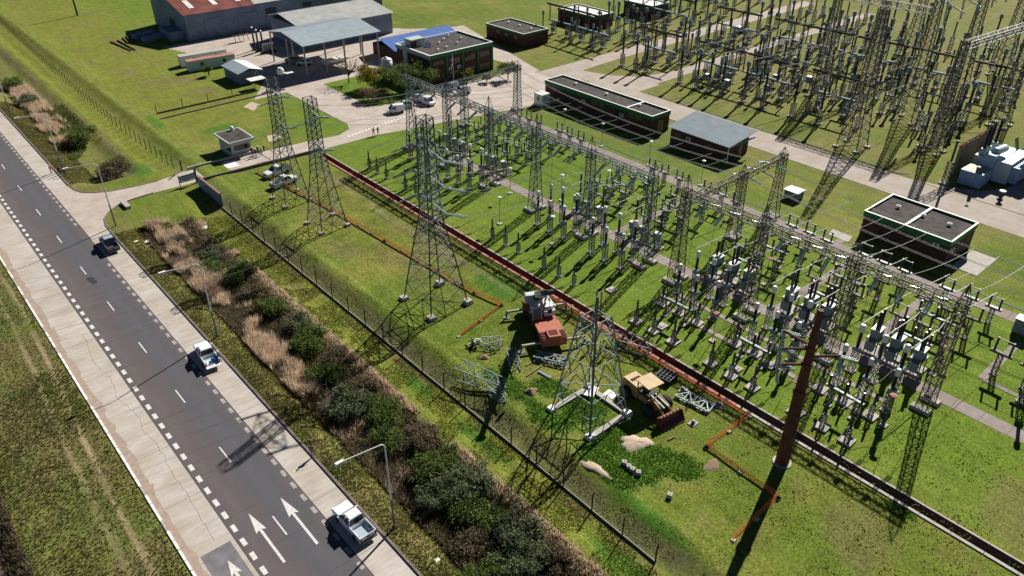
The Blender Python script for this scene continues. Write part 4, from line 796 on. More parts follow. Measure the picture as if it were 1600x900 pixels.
def breaker_big():
    p = [('pad', MB().box(-1.3,1.3,-1.0,1.0,-.1,.3).mesh('pad','padconc')), ('frame', MB().bar((-.9,-.7,.3),(-.9,-.7,2.2),.12).bar((.9,-.7,.3),(.9,-.7,2.2),.12).bar((.9,.7,.3),(.9,.7,2.2),.12).bar((-.9,.7,.3),(-.9,.7,2.2),.12).bar((-.9,-.7,1.2),(.9,.7,1.3),.08).box(-1,1,-.8,.8,2.1,2.25).mesh('frame','steel'))]
    p.append(('tank', MB().cbox(0,0,2.85,1.5,1.1,1.2).mesh('tank','cabinet'), [('tank_lid', MB().cbox(0,0,3.48,1.6,1.2,.07).mesh('tank_lid','whitecap'))])); p.append(('control_box', MB().cbox(-1.15,0,1.35,.6,1.0,1.3).mesh('control_box','cabinet')))
    for s_ in (-.5,.5): p.append(('bushing', ribs(MB(),3.5,5.9,.2,c=(s_,0)).lathe([(.2,5.9),(.22,6.1),(.1,6.2)],(s_,0,0),8).mesh('bushing','porcelain')))
    return p
BIG = breaker_big()
LAMP = [('base', pad4), ('pole', MB().tube((0,0,0),(0,0,4.7),.05,.04,6).mesh('pole','steel')), ('lamp_head', MB().lathe([(.08,4.7),(.34,4.78),(.34,4.92),(.1,5.0)],n=10).mesh('lamp_head','whitecap'))]
LAMPP = [('base', pad4), ('pole', MB().tube((0,0,0),(0,0,4.3),.05,.04,6).mesh('pole','steel')), ('lamp_head', MB().lathe([(.08,4.3),(.42,4.38),(.42,4.46),(.1,4.52)],n=10).mesh('lamp_head','lippink'))]

PHL = [118.5, 106.1, 81.6, 69.3]; PHR = [50.9, 38.7, 26.5]
def row(parts, name, cat, desc, x, ys_, where, group, skip=(), dx=0, rz=0):
    for i, y in enumerate(sorted(ys_, reverse=True)):
        if i in skip: continue
        place(parts, name, '%s, %s from the driveway end, %s' % (desc, ORD[i], where), cat, (x+random.uniform(-.12,.12), y+random.uniform(-.12,.12), 0), rz+random.uniform(-.06,.06), group, random.uniform(.95,1.05))
ph = lambda mids, off=0, sp=3.1: [m_+off+k*sp for m_ in mids for k in (-1,0,1)]
allm = PHL + PHR
row([('pad', pad4)]+VT[1:], 'voltage_transformer', 'transformer', 'slim dark voltage transformer on small pad', 69.2, ph(PHL), 'left bays beside trench', 'voltage transformers beside the trench'); row(VT, 'voltage_transformer', 'transformer', 'slim dark voltage transformer on square slab', 69.0, ph(PHR), 'right bays beside trench', 'voltage transformers beside the trench')
row(CT, 'current_transformer', 'transformer', 'white capped instrument transformer', 77.8, ph(PHL, -1.3), 'left bays front row', 'current transformers, front row')
row(CTL, 'current_transformer', 'transformer', 'tall white capped instrument transformer', 80.9, ph(PHL, -1.0), 'left bays under the gantry', 'current transformers under the gantry')
row(BRK, 'circuit_breaker', 'switchgear', 'breaker pole with grey cabinet', 86.9, ph(PHL, -1.4, 2.6), 'left bays behind path', 'breaker poles')
row(TS, 'disconnector_stand', 'switchgear', 'T stand with two dark insulators', 93.1, ph(PHL, .1), 'left bays behind breakers', 'disconnector stands, first row')
row(TS, 'disconnector_stand', 'switchgear', 'T stand with insulator pair', 99.0, ph(PHL, -.1), 'left bays, middle row', 'disconnector stands, middle row')
row(TSL, 'disconnector_stand', 'switchgear', 'low stand with two dark insulators', 105.5, ph(PHL, -2.1), 'beside the back path', 'disconnector stands beside the back path')
row(VT, 'surge_arrester', 'arrester', 'slender grey pedestal arrester on pad', 74.9, ph(PHR, .4), 'right bays between the ducts', 'arresters in the right bays')
row(CT, 'current_transformer', 'transformer', 'stout instrument transformer on lattice stand', 77.2, ph(PHR, -.2), 'right bays front row', 'current transformers, right bays')
row(CTL, 'current_transformer', 'transformer', 'tall instrument transformer beside tank breaker', 81.0, ph(PHR, .3, 2.6), 'right bays under the gantry', 'tall transformers, right bays')
row(BIG, 'tank_breaker', 'switchgear', 'grey blue tank breaker with twin dark bushings', 85.4+1.6, ph(PHR, .6, 2.7), 'right bays', 'tank breakers')
row(TSW, 'disconnector_stand', 'switchgear', 'weathered T stand with insulator pair', 92.6, ph(PHR, .4), 'right bays behind tank breakers', 'weathered disconnector stands')
row(TSW, 'disconnector_stand', 'switchgear', 'weathered stand with two dark insulators', 98.6, ph(PHR, -.2), 'right bays, middle row', 'weathered stands, middle row')
row(TSL, 'disconnector_stand', 'switchgear', 'low weathered stand with insulator pair', 104.6, ph(PHR, -.8), 'right bays beside back path', 'low stands, right bays')
row(UF, 'support_frame', 'switchgear', 'dark goalpost frame carrying three insulators', 73.0, [m_ for m_ in PHR], 'right bays near trench', 'goalpost frames')
row(UF, 'support_frame', 'switchgear', 'dark goalpost frame with insulators', 89.6, [m_ for m_ in allm], 'behind the front path', 'goalpost frames behind the front path')
row(UF, 'support_frame', 'switchgear', 'goalpost frame with three insulators', 95.8, [m_ for m_ in allm], 'middle of the front yard', 'goalpost frames mid yard')
# equipment at the right picture edge
row(TSW, 'disconnector_stand', 'switchgear', 'stand with insulator pair by corner duct', 93.6, [17.6,14.2,10.8], 'right edge', 'stands at the right edge'); row(CTL, 'current_transformer', 'transformer', 'transformer at the corner duct', 90.6, [13.4,10.0], 'cut by right edge', 'transformers at the right edge')
for i, (x, y) in enumerate(((73.3,87.7),(75.2,77.1),(87.2,87.4),(94.6,83.4),(82.3,95.5))): place(LAMP, 'yard_lamp', 'thin yard lamp with white disc head, %s from the trench side among left bays' % ORD[i], 'lamp', (x, y, 0), 0, 'yard lamps')
for i, y in enumerate((110.9,100.0,87.5,75.2)): place(LAMP, 'yard_lamp', 'white headed yard lamp beside the back path, %s from the driveway end' % ORD[i], 'lamp', (110.7, y, 0), 0, 'yard lamps')
for i, (x, y) in enumerate(((73.1,44.5),(87.9,22.5),(74.6,22.0),(90.2,48.0),(68.6,30.2))): place(LAMPP, 'yard_lamp', 'thin yard lamp with pinkish disc head, %s in the right bays' % ORD[i], 'lamp', (x, y, 0), 0, 'yard lamps')
for i, (x, y) in enumerate(((70.6,50.9),(70.4,38.9),(74.3,36.6),(72.2,61.5))): tag(MB().box(-.7,.7,-.6,.6,-.1,.22).box(-.35,.35,-.3,.3,.22,.3).build('empty_pad', 'padconc', None, (x, y, 0)), 'empty concrete pad in the grass, %s from the right beside transformers' % ORD[i], 'pad')

# rigid tubes and conductors
def span(p, q, sag, label, r=.035, mat='wire', name='conductor', cat='cable', n=10, group=None):
    p = Vector(p); q = Vector(q); m_ = MB(); c = (p+q)/2
    pts = [p.lerp(q, i/n)-c - Vector((0,0,sag*4*(i/n)*(1-i/n))) for i in range(n+1)]; m_.path(pts, r, 5)
    return tag(m_.build(name, mat, None, c), label, cat, group)
k = 0
for side, mids, off in (('left', PHL, -1.0), ('right', PHR, .3)):
    for i, y in enumerate(sorted(ph(mids, off), reverse=True)):
        w_ = '%s from the driveway end, %s bays' % (ORD[i], side)
        span((80.9,y,6.75), (87.2,y-.3,6.7), .0, 'pale rigid tube between instrument transformer and breaker, '+w_, .06, 'bus', 'busbar_tube', 'busbar', 2, 'tubes to the breakers')
        span((87.2,y-.3,6.6), (93.1,y+.9,4.65), .2, 'pale jumper from breaker down to stand, '+w_, .04, 'bus', 'jumper', 'busbar', 6, 'jumpers to the stands')
        span((93.1,y+.9,4.75), (105.3,y-.6,4.35), .0, 'long pale tube over the disconnector stands, '+w_, .06, 'bus', 'busbar_tube', 'busbar', 2, 'tubes over the stands')
        if i % 3 != 1: span((69.2,y+1.2,3.6), (77.5,y,5.6), .35, 'thin dropper from trench row to front transformer, '+w_, .03, 'wire', 'conductor', 'cable', 8, 'droppers')
# strings on the front beam and lines to the towers
for i, y in enumerate(sorted(ph(PHL+[93.9]) + ph(PHR), reverse=True)):
    for s_ in (1, -1):
        if s_ == -1 and i % 3 == 1 and i > 8: pass
        L_ = 2.3; p = Vector((GX+s_*.5, y, GZ-.6)); q = p + Vector((s_*L_*.93, -.5 if s_ > 0 else -.3, -.9))
        o = thing('insulator_string', 'pale double insulator string on front beam, %s from driveway end, %s side' % (ORD[i], 'yard' if s_ > 0 else 'trench'), 'insulator', tuple(p), 0, 'strings on the front beam')
        m_ = MB(); v = q-p; ins_string(m_, (0,-.14,0), (v.x,v.y-.14,v.z)); m_.build('disc_chain', 'glass_ins', o, smooth=True); m_ = MB(); ins_string(m_, (0,.14,0), (v.x,v.y+.14,v.z)); m_.build('disc_chain', 'glass_ins', o, smooth=True)
        span(tuple(q), (87.2, y-.8, 6.7) if s_ > 0 else (77.8, y-1.0, 5.9), -.25, 'slack dropper below front beam, %s from driveway end, %s side' % (ORD[i], 'yard' if s_ > 0 else 'trench'), .028, 'wire', 'dropper', 'cable', 6, 'beam droppers')
        if s_ > 0: span(tuple(q), (105.5, y-2.0, 9.2), .9, 'bare conductor over the yard from the front beam, %s from driveway end' % ORD[i], .03, group='overhead conductors')
for z, yy in ((14.5,72.0),(18.1,72.0),(21.7,72.0),(14.5,79.4),(18.1,79.4),(21.7,79.4)):
    w_ = ('nearer arm' if yy < 75 else 'farther arm')+', '+{14.5:'lowest',18.1:'middle',21.7:'top'}[z]+' level'
    span((53.7,yy-1.4,z), (GX-2.4, {14.5:72.4,18.1:69.3,21.7:66.2}[z] if yy < 75 else {14.5:78.5,18.1:81.6,21.7:84.7}[z], GZ-1.5), 1.0, 'conductor from tallest tower to front beam, '+w_, .03, group='tower conductors')
    span((48.8,yy+.2,z-.3), (-60, yy+14, 20), 4, 'conductor from tallest tower over the road, '+w_, .010, n=24, group='tower conductors')
for cy, lb in ((118.8,'farther slender tower'),(106.2,'nearer slender tower')):
    for j, (z, yy) in enumerate(((13.6,-2.6),(16.4,2.8),(18.8,-2.4))):
        span((53.3,cy+yy,z), (GX-2.4, cy-.5+3.1*(j-1), GZ-1.5), .9, '%s conductor from the %s to the front beam' % (ORD[j], lb), .03, group='tower conductors'); span((49.5,cy+yy+.2,z), (-60, cy+yy+20, 20), 4, '%s conductor from the %s over the road' % (ORD[j], lb), .010, n=24, group='tower conductors')
for i, y in enumerate((60.4, 59.6, 58.6)):
    x = 99.6+i*3.6
    for s_ in (1, -1):
        o = thing('insulator_string', 'green insulator string on the weathered side beam, %s from gantry, %s side' % (ORD[i], 'far' if s_ > 0 else 'near'), 'insulator', (x, 59.6+s_*.5, 10.4), 0, 'strings on the side beam')
        for c in (-.14,.14): m_ = MB(); ins_string(m_, (c,0,0), (c+.3,s_*2.1,-.5)); m_.build('disc_chain', 'glass_ins', o, smooth=True)
    for c in (-.2,.2): span((x+.3+c, 57.0, 9.9), (x+3+c, -12, 8.4), 1.6, 'twin bare conductor from side beam over the short brick building, %s pair, %s wire' % (ORD[i], 'left' if c < 0 else 'right'), .035, n=20, group='twin conductors'); span((x+.3+c, 62.2, 9.9), (x+5+c, 125, 9.0), 1.8, 'twin bare conductor from side beam past the long building, %s pair, %s wire' % (ORD[i], 'left' if c < 0 else 'right'), .03, n=20, group='twin conductors')
for i in range(4):
    x = 88+i*6; o = thing('insulator_string', 'pale insulator string on the side beam above the parked vans, %s from gantry' % ORD[i], 'insulator', (x, 127.0, 9.2), 0, 'strings on the driveway beam'); m_ = MB(); ins_string(m_, (0,0,0), (.3,-2.2,-.6)); m_.build('disc_chain', 'glass_ins', o, smooth=True)

# ------------------------------------------------------------------ rear high voltage yard
def hvpost(hp, hi, r, cap=True, wd=.8):
    p = [('pad', pad8), ('pedestal', ped(hp,wd,.10,.055,'steel',5).mesh('pedestal','steel')), ('insulator', ribs(MB(),hp,hp+hi,r,pitch=.3).mesh('insulator','porcelain'))]
    if cap: p.append(('head', MB().lathe([(r*1.2,hp+hi),(r*1.6,hp+hi+.15),(r*1.6,hp+hi+1.0),(r*.6,hp+hi+1.25)],n=9).mesh('head','cabinet')))
    return p
HV1 = hvpost(3.2, 5.0, .30); HV2 = hvpost(4.4, 4.0, .24, False); HV3 = hvpost(2.6, 3.6, .22)
HVD = [('pad', pad8), ('pedestal', ped(3.6,1.0,.10,.055).mesh('pedestal','steel')), ('base_beam', MB().box(-.3,.3,-2.2,2.2,3.6,3.95).mesh('base_beam','cabinet'))] + \
      [('insulator', ribs(MB(),3.95,8.0,.20,c=(0,s_),pitch=.3).mesh('insulator','porcelain')) for s_ in (-1.9,1.9)] + [('arc_arm', MB().tube((0,-3.1,8.2),(0,3.1,8.2),.28,.28,8).mesh('arc_arm','porcelain')), ('drive_box', MB().cbox(-.6,0,1.5,.7,.9,1.2).mesh('drive_box','cabinet'))]
HVT = [('pad', pad8), ('pedestal', ped(3.4,1.0,.10,.055).mesh('pedestal','steel')), ('base_tank', MB().cbox(0,0,3.9,1.1,1.1,1.0).mesh('base_tank','cabinet')), ('insulator', ribs(MB(),4.4,7.6,.34,pitch=.3).mesh('insulator','porcelain')), ('head', MB().lathe([(.45,7.6),(.5,7.8),(.5,8.6),(.3,8.8)],n=10).mesh('head','cabinet'))]
rowdefs = [(155.2, HV1, 'hv_post_insulator', 'tall dark post insulator'), (164.2, HVD, 'hv_disconnector', 'disconnector with dark horizontal arm'), (172.0, HV3, 'hv_post_insulator', 'short dark post insulator'),
           (180.5, HVT, 'hv_current_transformer', 'stout tall instrument transformer'), (190.0, HV2, 'hv_post_insulator', 'slim tall post insulator'), (199.0, HVD, 'hv_disconnector', 'far disconnector with dark arm'),
           (210.0, HV1, 'hv_post_insulator', 'far tall post insulator'), (221.0, HVT, 'hv_current_transformer', 'far stout instrument transformer'), (233.0, HV2, 'hv_post_insulator', 'distant slim post insulator'), (246.0, HV1, 'hv_post_insulator', 'distant tall post insulator'), (159.6, HV3, 'hv_post_insulator', 'short post between first rows'), (168.2, HV2, 'hv_post_insulator', 'slim post between second rows'), (176.2, HV1, 'hv_post_insulator', 'tall post between third rows'), (185.4, HV2, 'hv_post_insulator', 'slim post between fourth rows'), (204.5, HV2, 'hv_post_insulator', 'slim far post between rows')]
def seen(x, y, z=5):
    v = Vector((x, y, z-CAM_H)); a = R(AZ); p = R(PITCH)
    f = Vector((math.sin(a)*math.cos(p), math.cos(a)*math.cos(p), -math.sin(p))); r = Vector((math.cos(a), -math.sin(a), 0)); u = r.cross(f)
    dz = v.dot(f); return dz > 1 and -60 < 800+FPX*v.dot(r)/dz < 1680 and -70 < 450-FPX*v.dot(u)/dz < 960
base_y = [151.5+6.2*k for k in range(0)] 
for ri, (x, parts, nm, ds) in enumerate(rowdefs):
    ylist = [57.5, 63, 72, 77.5, 84, 92.5, 97, 103, 107, 111, 115.4, 126.5, 130.6, 134.6, 149.5, 154.5, 159.5, 165, 170.5]
    if ri > 9: ylist = ylist[(ri % 2)::2]
    ylist = [y + .6*math.sin(ri*2.1+y) for y in ylist]
    if ri < 2: ylist = [y for y in ylist if y > 76]
    k = 0
    for y in sorted(ylist, reverse=True):
        yy = y; xx = x + .25*math.sin(y)
        if not seen(xx, yy) or 118.4 < yy < 124 or 138.8 < yy < 146.5: continue
        if 145 < xx < 157 and 162 < yy < 183 or 174 < xx < 186 and 163 < yy < 183 or 198.5 < xx < 209.5 and 161 < yy < 177: continue
        if xx < 158 and yy > 146: continue
        place(parts, nm, '%s, rear yard row %s, %s from the far end' % (ds, ['one','two','three','four','five','six','seven','eight','nine','ten','eleven','twelve','thirteen','fourteen','fifteen'][ri], ORD[k]), 'switchgear', (xx, yy, 0), 0, 'rear yard row %d' % (ri+1)); k += 1
for i, (x, y) in enumerate(((163.5,107.5),(171,99),(180,110),(158.7,104.4),(163.0,96.2),(158.9,110.8),(176,93),(188,104))):
    t = thing('marshalling_cabinet', 'grey control cabinet on legs in rear yard, %s of eight near path' % ORD[i], 'cabinet', (x, y, 0), 0, 'rear yard cabinets'); MB().cbox(0,0,2.0,1.1,1.3,1.5).build('body', 'cabinet', t); MB().cbox(0,0,2.78,1.2,1.4,.06).build('lid', 'whitecap', t)
    for a in ((-.4,-.5),(.4,-.5),(.4,.5),(-.4,.5)): MB().bar((*a,0),(*a,1.3),.09).build('leg', 'steel', t)
def big_mast(label, x, y, h, b, mat='steel_old'):
    t = thing('gantry_mast', label, 'gantry', (x, y, 0), 0, 'tall rear masts'); legs = [MB() for _ in range(4)]; br = MB(); lat_frame(legs, br, subdivide([(0,b,b),(h*.5,b*.5,b*.5),(h,.6,.6)], (8,10)), .16, .075)
    for lg in legs: lg.build('leg', mat, t)
    br.build('bracing', mat, t)
    for a in ((-b,-b),(b,-b),(b,b),(-b,b)): MB().box(a[0]-.5,a[0]+.5,a[1]-.5,a[1]+.5,-.1,.35).build('footing', 'padconc', t)
masts = [(148.7,66.6,27,2.2,'nearest tall dark lattice mast behind the yard road'),(172,66.6,27,2.0,'second tall dark lattice mast behind the nearest one'),(196,66.6,27,2.0,'third tall dark lattice mast in the rear yard'),(222,66.6,27,2.0,'fourth tall dark lattice mast far in the rear yard'),(172,88,24,1.8,'dark lattice mast left of the tall mast row'),(196,88,24,1.8,'dark lattice mast in the middle of the rear yard'),(222,90,24,1.8,'distant dark lattice mast in the rear yard'),(158.5,54.8,22,1.5,'dark lattice mast behind the transformer firewall'),(184,52,24,1.6,'dark lattice mast above the transformer'),(208,50,24,1.6,'dark lattice mast near the upper right corner')]
for x, y, h, b, lb in masts: big_mast(lb, x, y, h, b)
for a, b_, z, lb in (((172,66.6),(222,66.6),25.5,'high lattice beam joining the tall rear masts'),((172,88),(222,89.5),22.5,'lattice beam joining the middle rear masts'),((158.5,54.8),(208,50.5),21,'lattice beam above the transformer'),((172,66.6),(172,88),23,'lattice cross beam between two rear mast rows')): gantry_beam(lb, a, b_, z, 1.3, 1.8, 'steel')
for i in range(6):
    x = 176+i*8; o = thing('insulator_string', 'long pale green insulator string under high rear beam, %s of six' % ORD[i], 'insulator', (x, 66.6, 25), 0, 'long rear strings'); m_ = MB(); ins_string(m_, (0,0,0), (-.4,-.6,-5.2), .2, .25); ins_string(m_, (.5,0,0), (.1,-.6,-5.2), .2, .25); m_.build('disc_chain', 'glass_ins', o, smooth=True)
    o = thing('insulator_string', 'slanted pale insulator string on high rear beam, %s of six' % ORD[i], 'insulator', (x-2, 66.0, 24.6), 0, 'slanted rear strings'); m_ = MB(); ins_string(m_, (0,0,0), (.6,-4.0,-1.6), .2, .25); m_.build('disc_chain', 'glass_ins', o, smooth=True)
for i, y in enumerate((115.0,106.9,99.5,92.0)): span((156,y-2,9.5), (199,y-8,9.6), .2, 'long pale rigid tube across the rear yard, %s from the far end' % ORD[i], .09, 'bus', 'busbar_tube', 'busbar', 3, 'rear tubes')
for i in range(8): span((155.2, 60+i*7, 9.3), (246, 62+i*8, 10.5), 2.2, 'sagging rear yard conductor, %s from the transformer' % ORD[i], .04, n=16, group='rear conductors')
# big transformer with firewalls
t = thing('power_transformer', 'large blue power transformer with three tall dark bushings by firewall', 'transformer', (152.5, 42.8, 0))
MB().box(-.2,8.5,-4.0,2.4,.3,4.2).build('tank', 'xfpale', t)
MB().box(-5.6,-1.6,-1.6,2.2,.2,2.9).build('terminal_box', 'xfblue', t); MB().box(-5.3,-1.8,-1.3,1.9,2.9,2.96).build('box_lid', 'yellowpale', t); MB().box(-1.6,.2,-1.5,.4,.4,5.4).build('cable_riser', 'xfblue', t); MB().lathe([(.7,0),(.75,.2),(.75,3.4),(.7,3.6)], (0,-.6,5.5), 14, (1,-.12,.0)).build('drum', 'xfpale', t, smooth=True)
for k, (x, y) in enumerate(((1.2,1.6),(3.4,1.7),(6.2,1.6))):
    b_ = ribs(MB(),5.2,9.4,.34,10,(x,y),.3).build('bushing', 'porcelain', t); MB().lathe([(.75,4.2),(.75,4.7),(.5,5.2)], (x,y,0), 10).build('turret', 'xfpale', b_); MB().lathe([(.3,9.4),(.35,9.7),(.1,9.9)], (x,y,0), 8).build('cap', 'steel', b_)
for k in range(9): MB().box(.4+k*.85,.85+k*.85,-5.3,-4.1,.6,3.6).build('radiator', 'xfblue', t)
MB().tube((5.5,-4.5,6.6),(12.5,-5.0,6.6),.95,.95,16).build('conservator', 'xfblue', t, smooth=True)
for k in range(5): MB().bar((7+k*.35,-2,4.2),(7.6+k*.35,-1,6.2),.08).build('pipe', 'steel', t)
t = thing('firewall', 'tan rendered firewall with dark coping beside the blue transformer', 'wall', (152.6, 47.2, 0)); MB().box(-2.6,10,-.25,.25,0,5.6).build('wall', 'tan', t); MB().box(-2.7,10.1,-.35,.35,5.6,5.75).build('coping', 'trenchred', t)
t = thing('firewall', 'second tan firewall on the far side of the transformer', 'wall', (166, 37.4, 0)); MB().box(-4,8,-.25,.25,0,5.6).build('wall', 'tan', t); MB().box(-4.1,8.1,-.35,.35,5.6,5.75).build('coping', 'trenchred', t)
t = thing('oil_valve', 'black and white bollard standing on the yard road by the transformer', 'bollard', (*P(1562,312),0)); MB().lathe([(.5,0),(.5,.2),(.25,.3),(.25,1.3),(.5,1.4),(.5,1.6)], n=10).build('body', 'dark', t); MB().lathe([(.55,1.6),(.55,1.75)], n=10).build('cap', 'whitepaint', t)
t = thing('traffic_cone', 'orange cone on lawn near the firewall', 'cone', (*P(1457,255),0)); MB().lathe([(.35,.05),(.06,.9)], n=10).build('cone', 'hivor', t); MB().box(-.4,.4,-.4,.4,0,.06).build('base', 'black', t)
for i, (px, py, lb) in enumerate(((1475,287,'slender dark post insulator on lawn by the firewall'),(1516,300,'small white meter post beside the blue terminal box'))):
    place(HV2 if i == 0 else LAMP, 'hv_post_insulator' if i == 0 else 'meter_post', lb, 'post', (*P(px,py),0))
for i in range(3): place(VT, 'surge_arrester', 'dark arrester beside the blue radiators, %s from the road' % ORD[i], 'arrester', (155.5+i*2.4, 35.6, 0), 0, 'arresters by the transformer')

# ------------------------------------------------------------------ fences
def mesh_fence(name, label, pts, step, h, plinth, mat='dark', lean=.35, wires=4, post='padconc', gz=True, pm='concrete'):
    t = thing(name, label, 'fence', (pts[0][0], pts[0][1], 0)); ox, oy = pts[0]
    pw = MB().bar((0,0,-.3),(0,0,h),.11).bar((0,0,h),(.12,0,h+lean),.09).mesh('post', post); tops = []
    for a, b_ in zip(pts[:-1], pts[1:]):
        L = math.hypot(b_[0]-a[0], b_[1]-a[1]); n_ = max(1, int(L/step))
        for i in range(n_+ (b_ == pts[-1])):
            x, y = a[0]+(b_[0]-a[0])*i/n_, a[1]+(b_[1]-a[1])*i/n_; z = float(ground_z(x, y)) if gz else 0
            put(pw, 'post', t, (x-ox, y-oy, z)); tops.append((x-ox, y-oy, z))
    for k in range(wires):
        zz = plinth + .12 + (h-plinth-.15)*k/max(1, wires-1); m_ = MB()
        for p, q in zip(tops[:-1], tops[1:]): m_.bar((p[0],p[1],p[2]+zz),(q[0],q[1],q[2]+zz),.018)
        m_.build('wire', mat, t)
    if plinth:
        for p, q in zip(tops[:-1], tops[1:]):
            m_ = MB().bar((p[0],p[1],p[2]+plinth/2-.1),(q[0],q[1],q[2]+plinth/2-.1),.10,plinth+.2); m_.build('plinth', pm, t)
    return t, tops
fxy = [(41.25,124.6),(41.2,100),(41.15,60),(41.1,27.0)]
ft, tops = mesh_fence('boundary_fence', 'dark post and wire fence on concrete plinth along the grass bank', fxy, 4.05, 2.3, .26, post='dark', pm='duct')
m_ = MB(); h_ = .3; span_ = []
for p, q in zip(tops[:-1], tops[1:]):      # chain link as diagonal wires
    L = math.hypot(q[0]-p[0], q[1]-p[1]); d = Vector(q)-Vector(p); n_ = int(L/.5)
    for i in range(-3, n_):
        a0, a1 = max(0, i*.5/L), min(1, (i*.5+1.7)/L)
        if a1 <= a0: continue
        za, zb = .35+(a0*L-i*.5), .35+(a1*L-i*.5); m_.bar(Vector(p)+d*a0+Vector((0,0,za)), Vector(p)+d*a1+Vector((0,0,zb)), .012); m_.bar(Vector(p)+d*a0+Vector((0,0,2.4-za)), Vector(p)+d*a1+Vector((0,0,2.4-zb)), .012)
tag(m_.build('chain_link', 'dark', ft), kind='stuff')
mesh_fence('boundary_fence', 'dark closely posted fence running up from the gate along far verge', [(41.0,146.5),(40.2,180),(40.8,230),(42.5,300)], 2.6, 2.1, 0, lean=.3, post='dark', wires=5)
mesh_fence('yard_fence', 'short mesh fence with dark kerb across the lawn behind guard house', [(49.3,178.2),(73,178.4)], 5.6, 1.9, .3, post='dark', pm='dark')
tag(MB().bar((48.6,174.4,.1),(79,175.2,.1),.3,.3).build('lawn_kerb', 'rubble'), kind='structure')
for k, (pts) in enumerate((((42.0,136.9),(67,135.3)),((42.5,143.4),(57,142.8)))):
    a, b_ = pts; m_ = MB().bar((a[0],a[1],.25),(b_[0],b_[1],.25),.28,.6); tag(m_.build('parapet', 'padconc' if k else 'rubble'), 'low concrete parapet along %s edge of the driveway' % ('far' if k else 'near'), 'parapet')
t = thing('gate_wall', 'dark wall with terracotta coping beside the gate sign', 'wall', (41.4, 129.6, 0)); MB().box(-.15,.15,-4.8,5.0,-.5,2.1).build('wall', 'tinwall', t); MB().box(-.22,.22,-4.9,5.1,2.1,2.24).build('coping', 'soil', t)
t = thing('gate_sign', 'blue and white sign board on posts at the driveway gate', 'sign', (40.2, 136.7, 0), R(0))
for s_ in (-1.55,1.55): MB().bar((s_,0,0),(s_,0,2.2 if s_ < 0 else 2.8),.12 if s_ < 0 else .3).build('post', 'dark', t)
MB().box(-1.5,1.4,-.05,.0,.75,2.1).build('panel', 'whitepaint', t); MB().box(-1.3,1.25,-.065,-.051,1.25,1.95).build('blue_lettering', 'signblue', t)
for k in range(7): MB().box(-1.22+k*.35,-1.02+k*.35,-.075,-.066,1.4,1.8).build('letter', 'whitepaint', t)
MB().box(-.5,.3,-.065,-.051,.88,1.08).build('blue_line', 'signblue', t)
t = thing('gate_barrier', 'raised swing gate leaf folded beside the far gate post', 'gate', (41.6, 143.6, 0), R(200)); MB().bar((0,0,0),(0,0,2.2),.2).build('post', 'dark', t); MB().bar((0,0,1.1),(4.0,1.2,.2),.12).bar((0,0,.4),(3.9,1.2,.1),.08).build('leaf', 'timber', t)
t = thing('barrier_pole', 'thin dark barrier standing across the driveway by the guard house', 'barrier', (57.8, 142.6, 0)); MB().bar((0,0,0),(0,0,1.1),.25).build('post', 'dark', t); MB().bar((0,0,1.05),(.1,-5.0,1.0),.08).build('boom', 'dark', t)
# orange nets
def net(label, pts, h=.85, step=4.0, lean=(0,0)):
    t = thing('safety_net', label, 'net', (*pts[0], 0)); ox, oy = pts[0]
    for a, b_ in zip(pts[:-1], pts[1:]):
        L = math.hypot(b_[0]-a[0], b_[1]-a[1]); n_ = max(1, round(L/step)); d = Vector((b_[0]-a[0], b_[1]-a[1], 0)); pA = Vector((a[0]-ox, a[1]-oy, 0)); lv_ = Vector((lean[0], lean[1], 0))
        for i in range(n_+1):
            p = pA + d*(i/n_); MB().bar(p, p+Vector((0,0,h+.1)), .05).build('stake', 'hivor', t); MB().hexa([p+Vector(v) for v in ((-.28,-.28,-.05),(.28,-.28,-.05),(.28,.28,-.05),(-.28,.28,-.05))], [p+Vector(v) for v in ((-.2,-.2,.22),(.2,-.2,.22),(.2,.2,.22),(-.2,.2,.22))]).build('weight_block', 'padconc', t)
        m_ = MB(); nh = 5
        for k in range(nh): z = .05+h*k/(nh-1); o_ = lv_*(k/(nh-1)); m_.bar(pA+o_+Vector((0,0,z)), pA+d+o_+Vector((0,0,z)), .015, .05)
        nv = int(L/.24)
        for i in range(nv): p = pA+d*(i/nv); m_.bar(p+Vector((0,0,.04)), p+lv_+Vector((0,0,h+.06)), .04, .015)
        tag(m_.build('webbing', 'orange', t), kind='stuff')
net('orange safety net running along the lawn past the three tall towers', [(51.9,133.5),(53.1,123.3),(54.3,113.7),(55.4,95.1),(56.6,73.7),(57.6,68.8),(48.6,66.8)], h=.5, lean=(.35,0)); net('orange safety net turning twice on the lawn near the brown pole', [(64.4,32.7),(56.5,32.9),(56.1,23.7),(48.3,23.5)], h=.42, lean=(.3,.3)); net('orange safety net lining the near side of the trench beside the loader', [(64.55,33.2),(64.55,66)], .28, 3.1, (-.62,0))

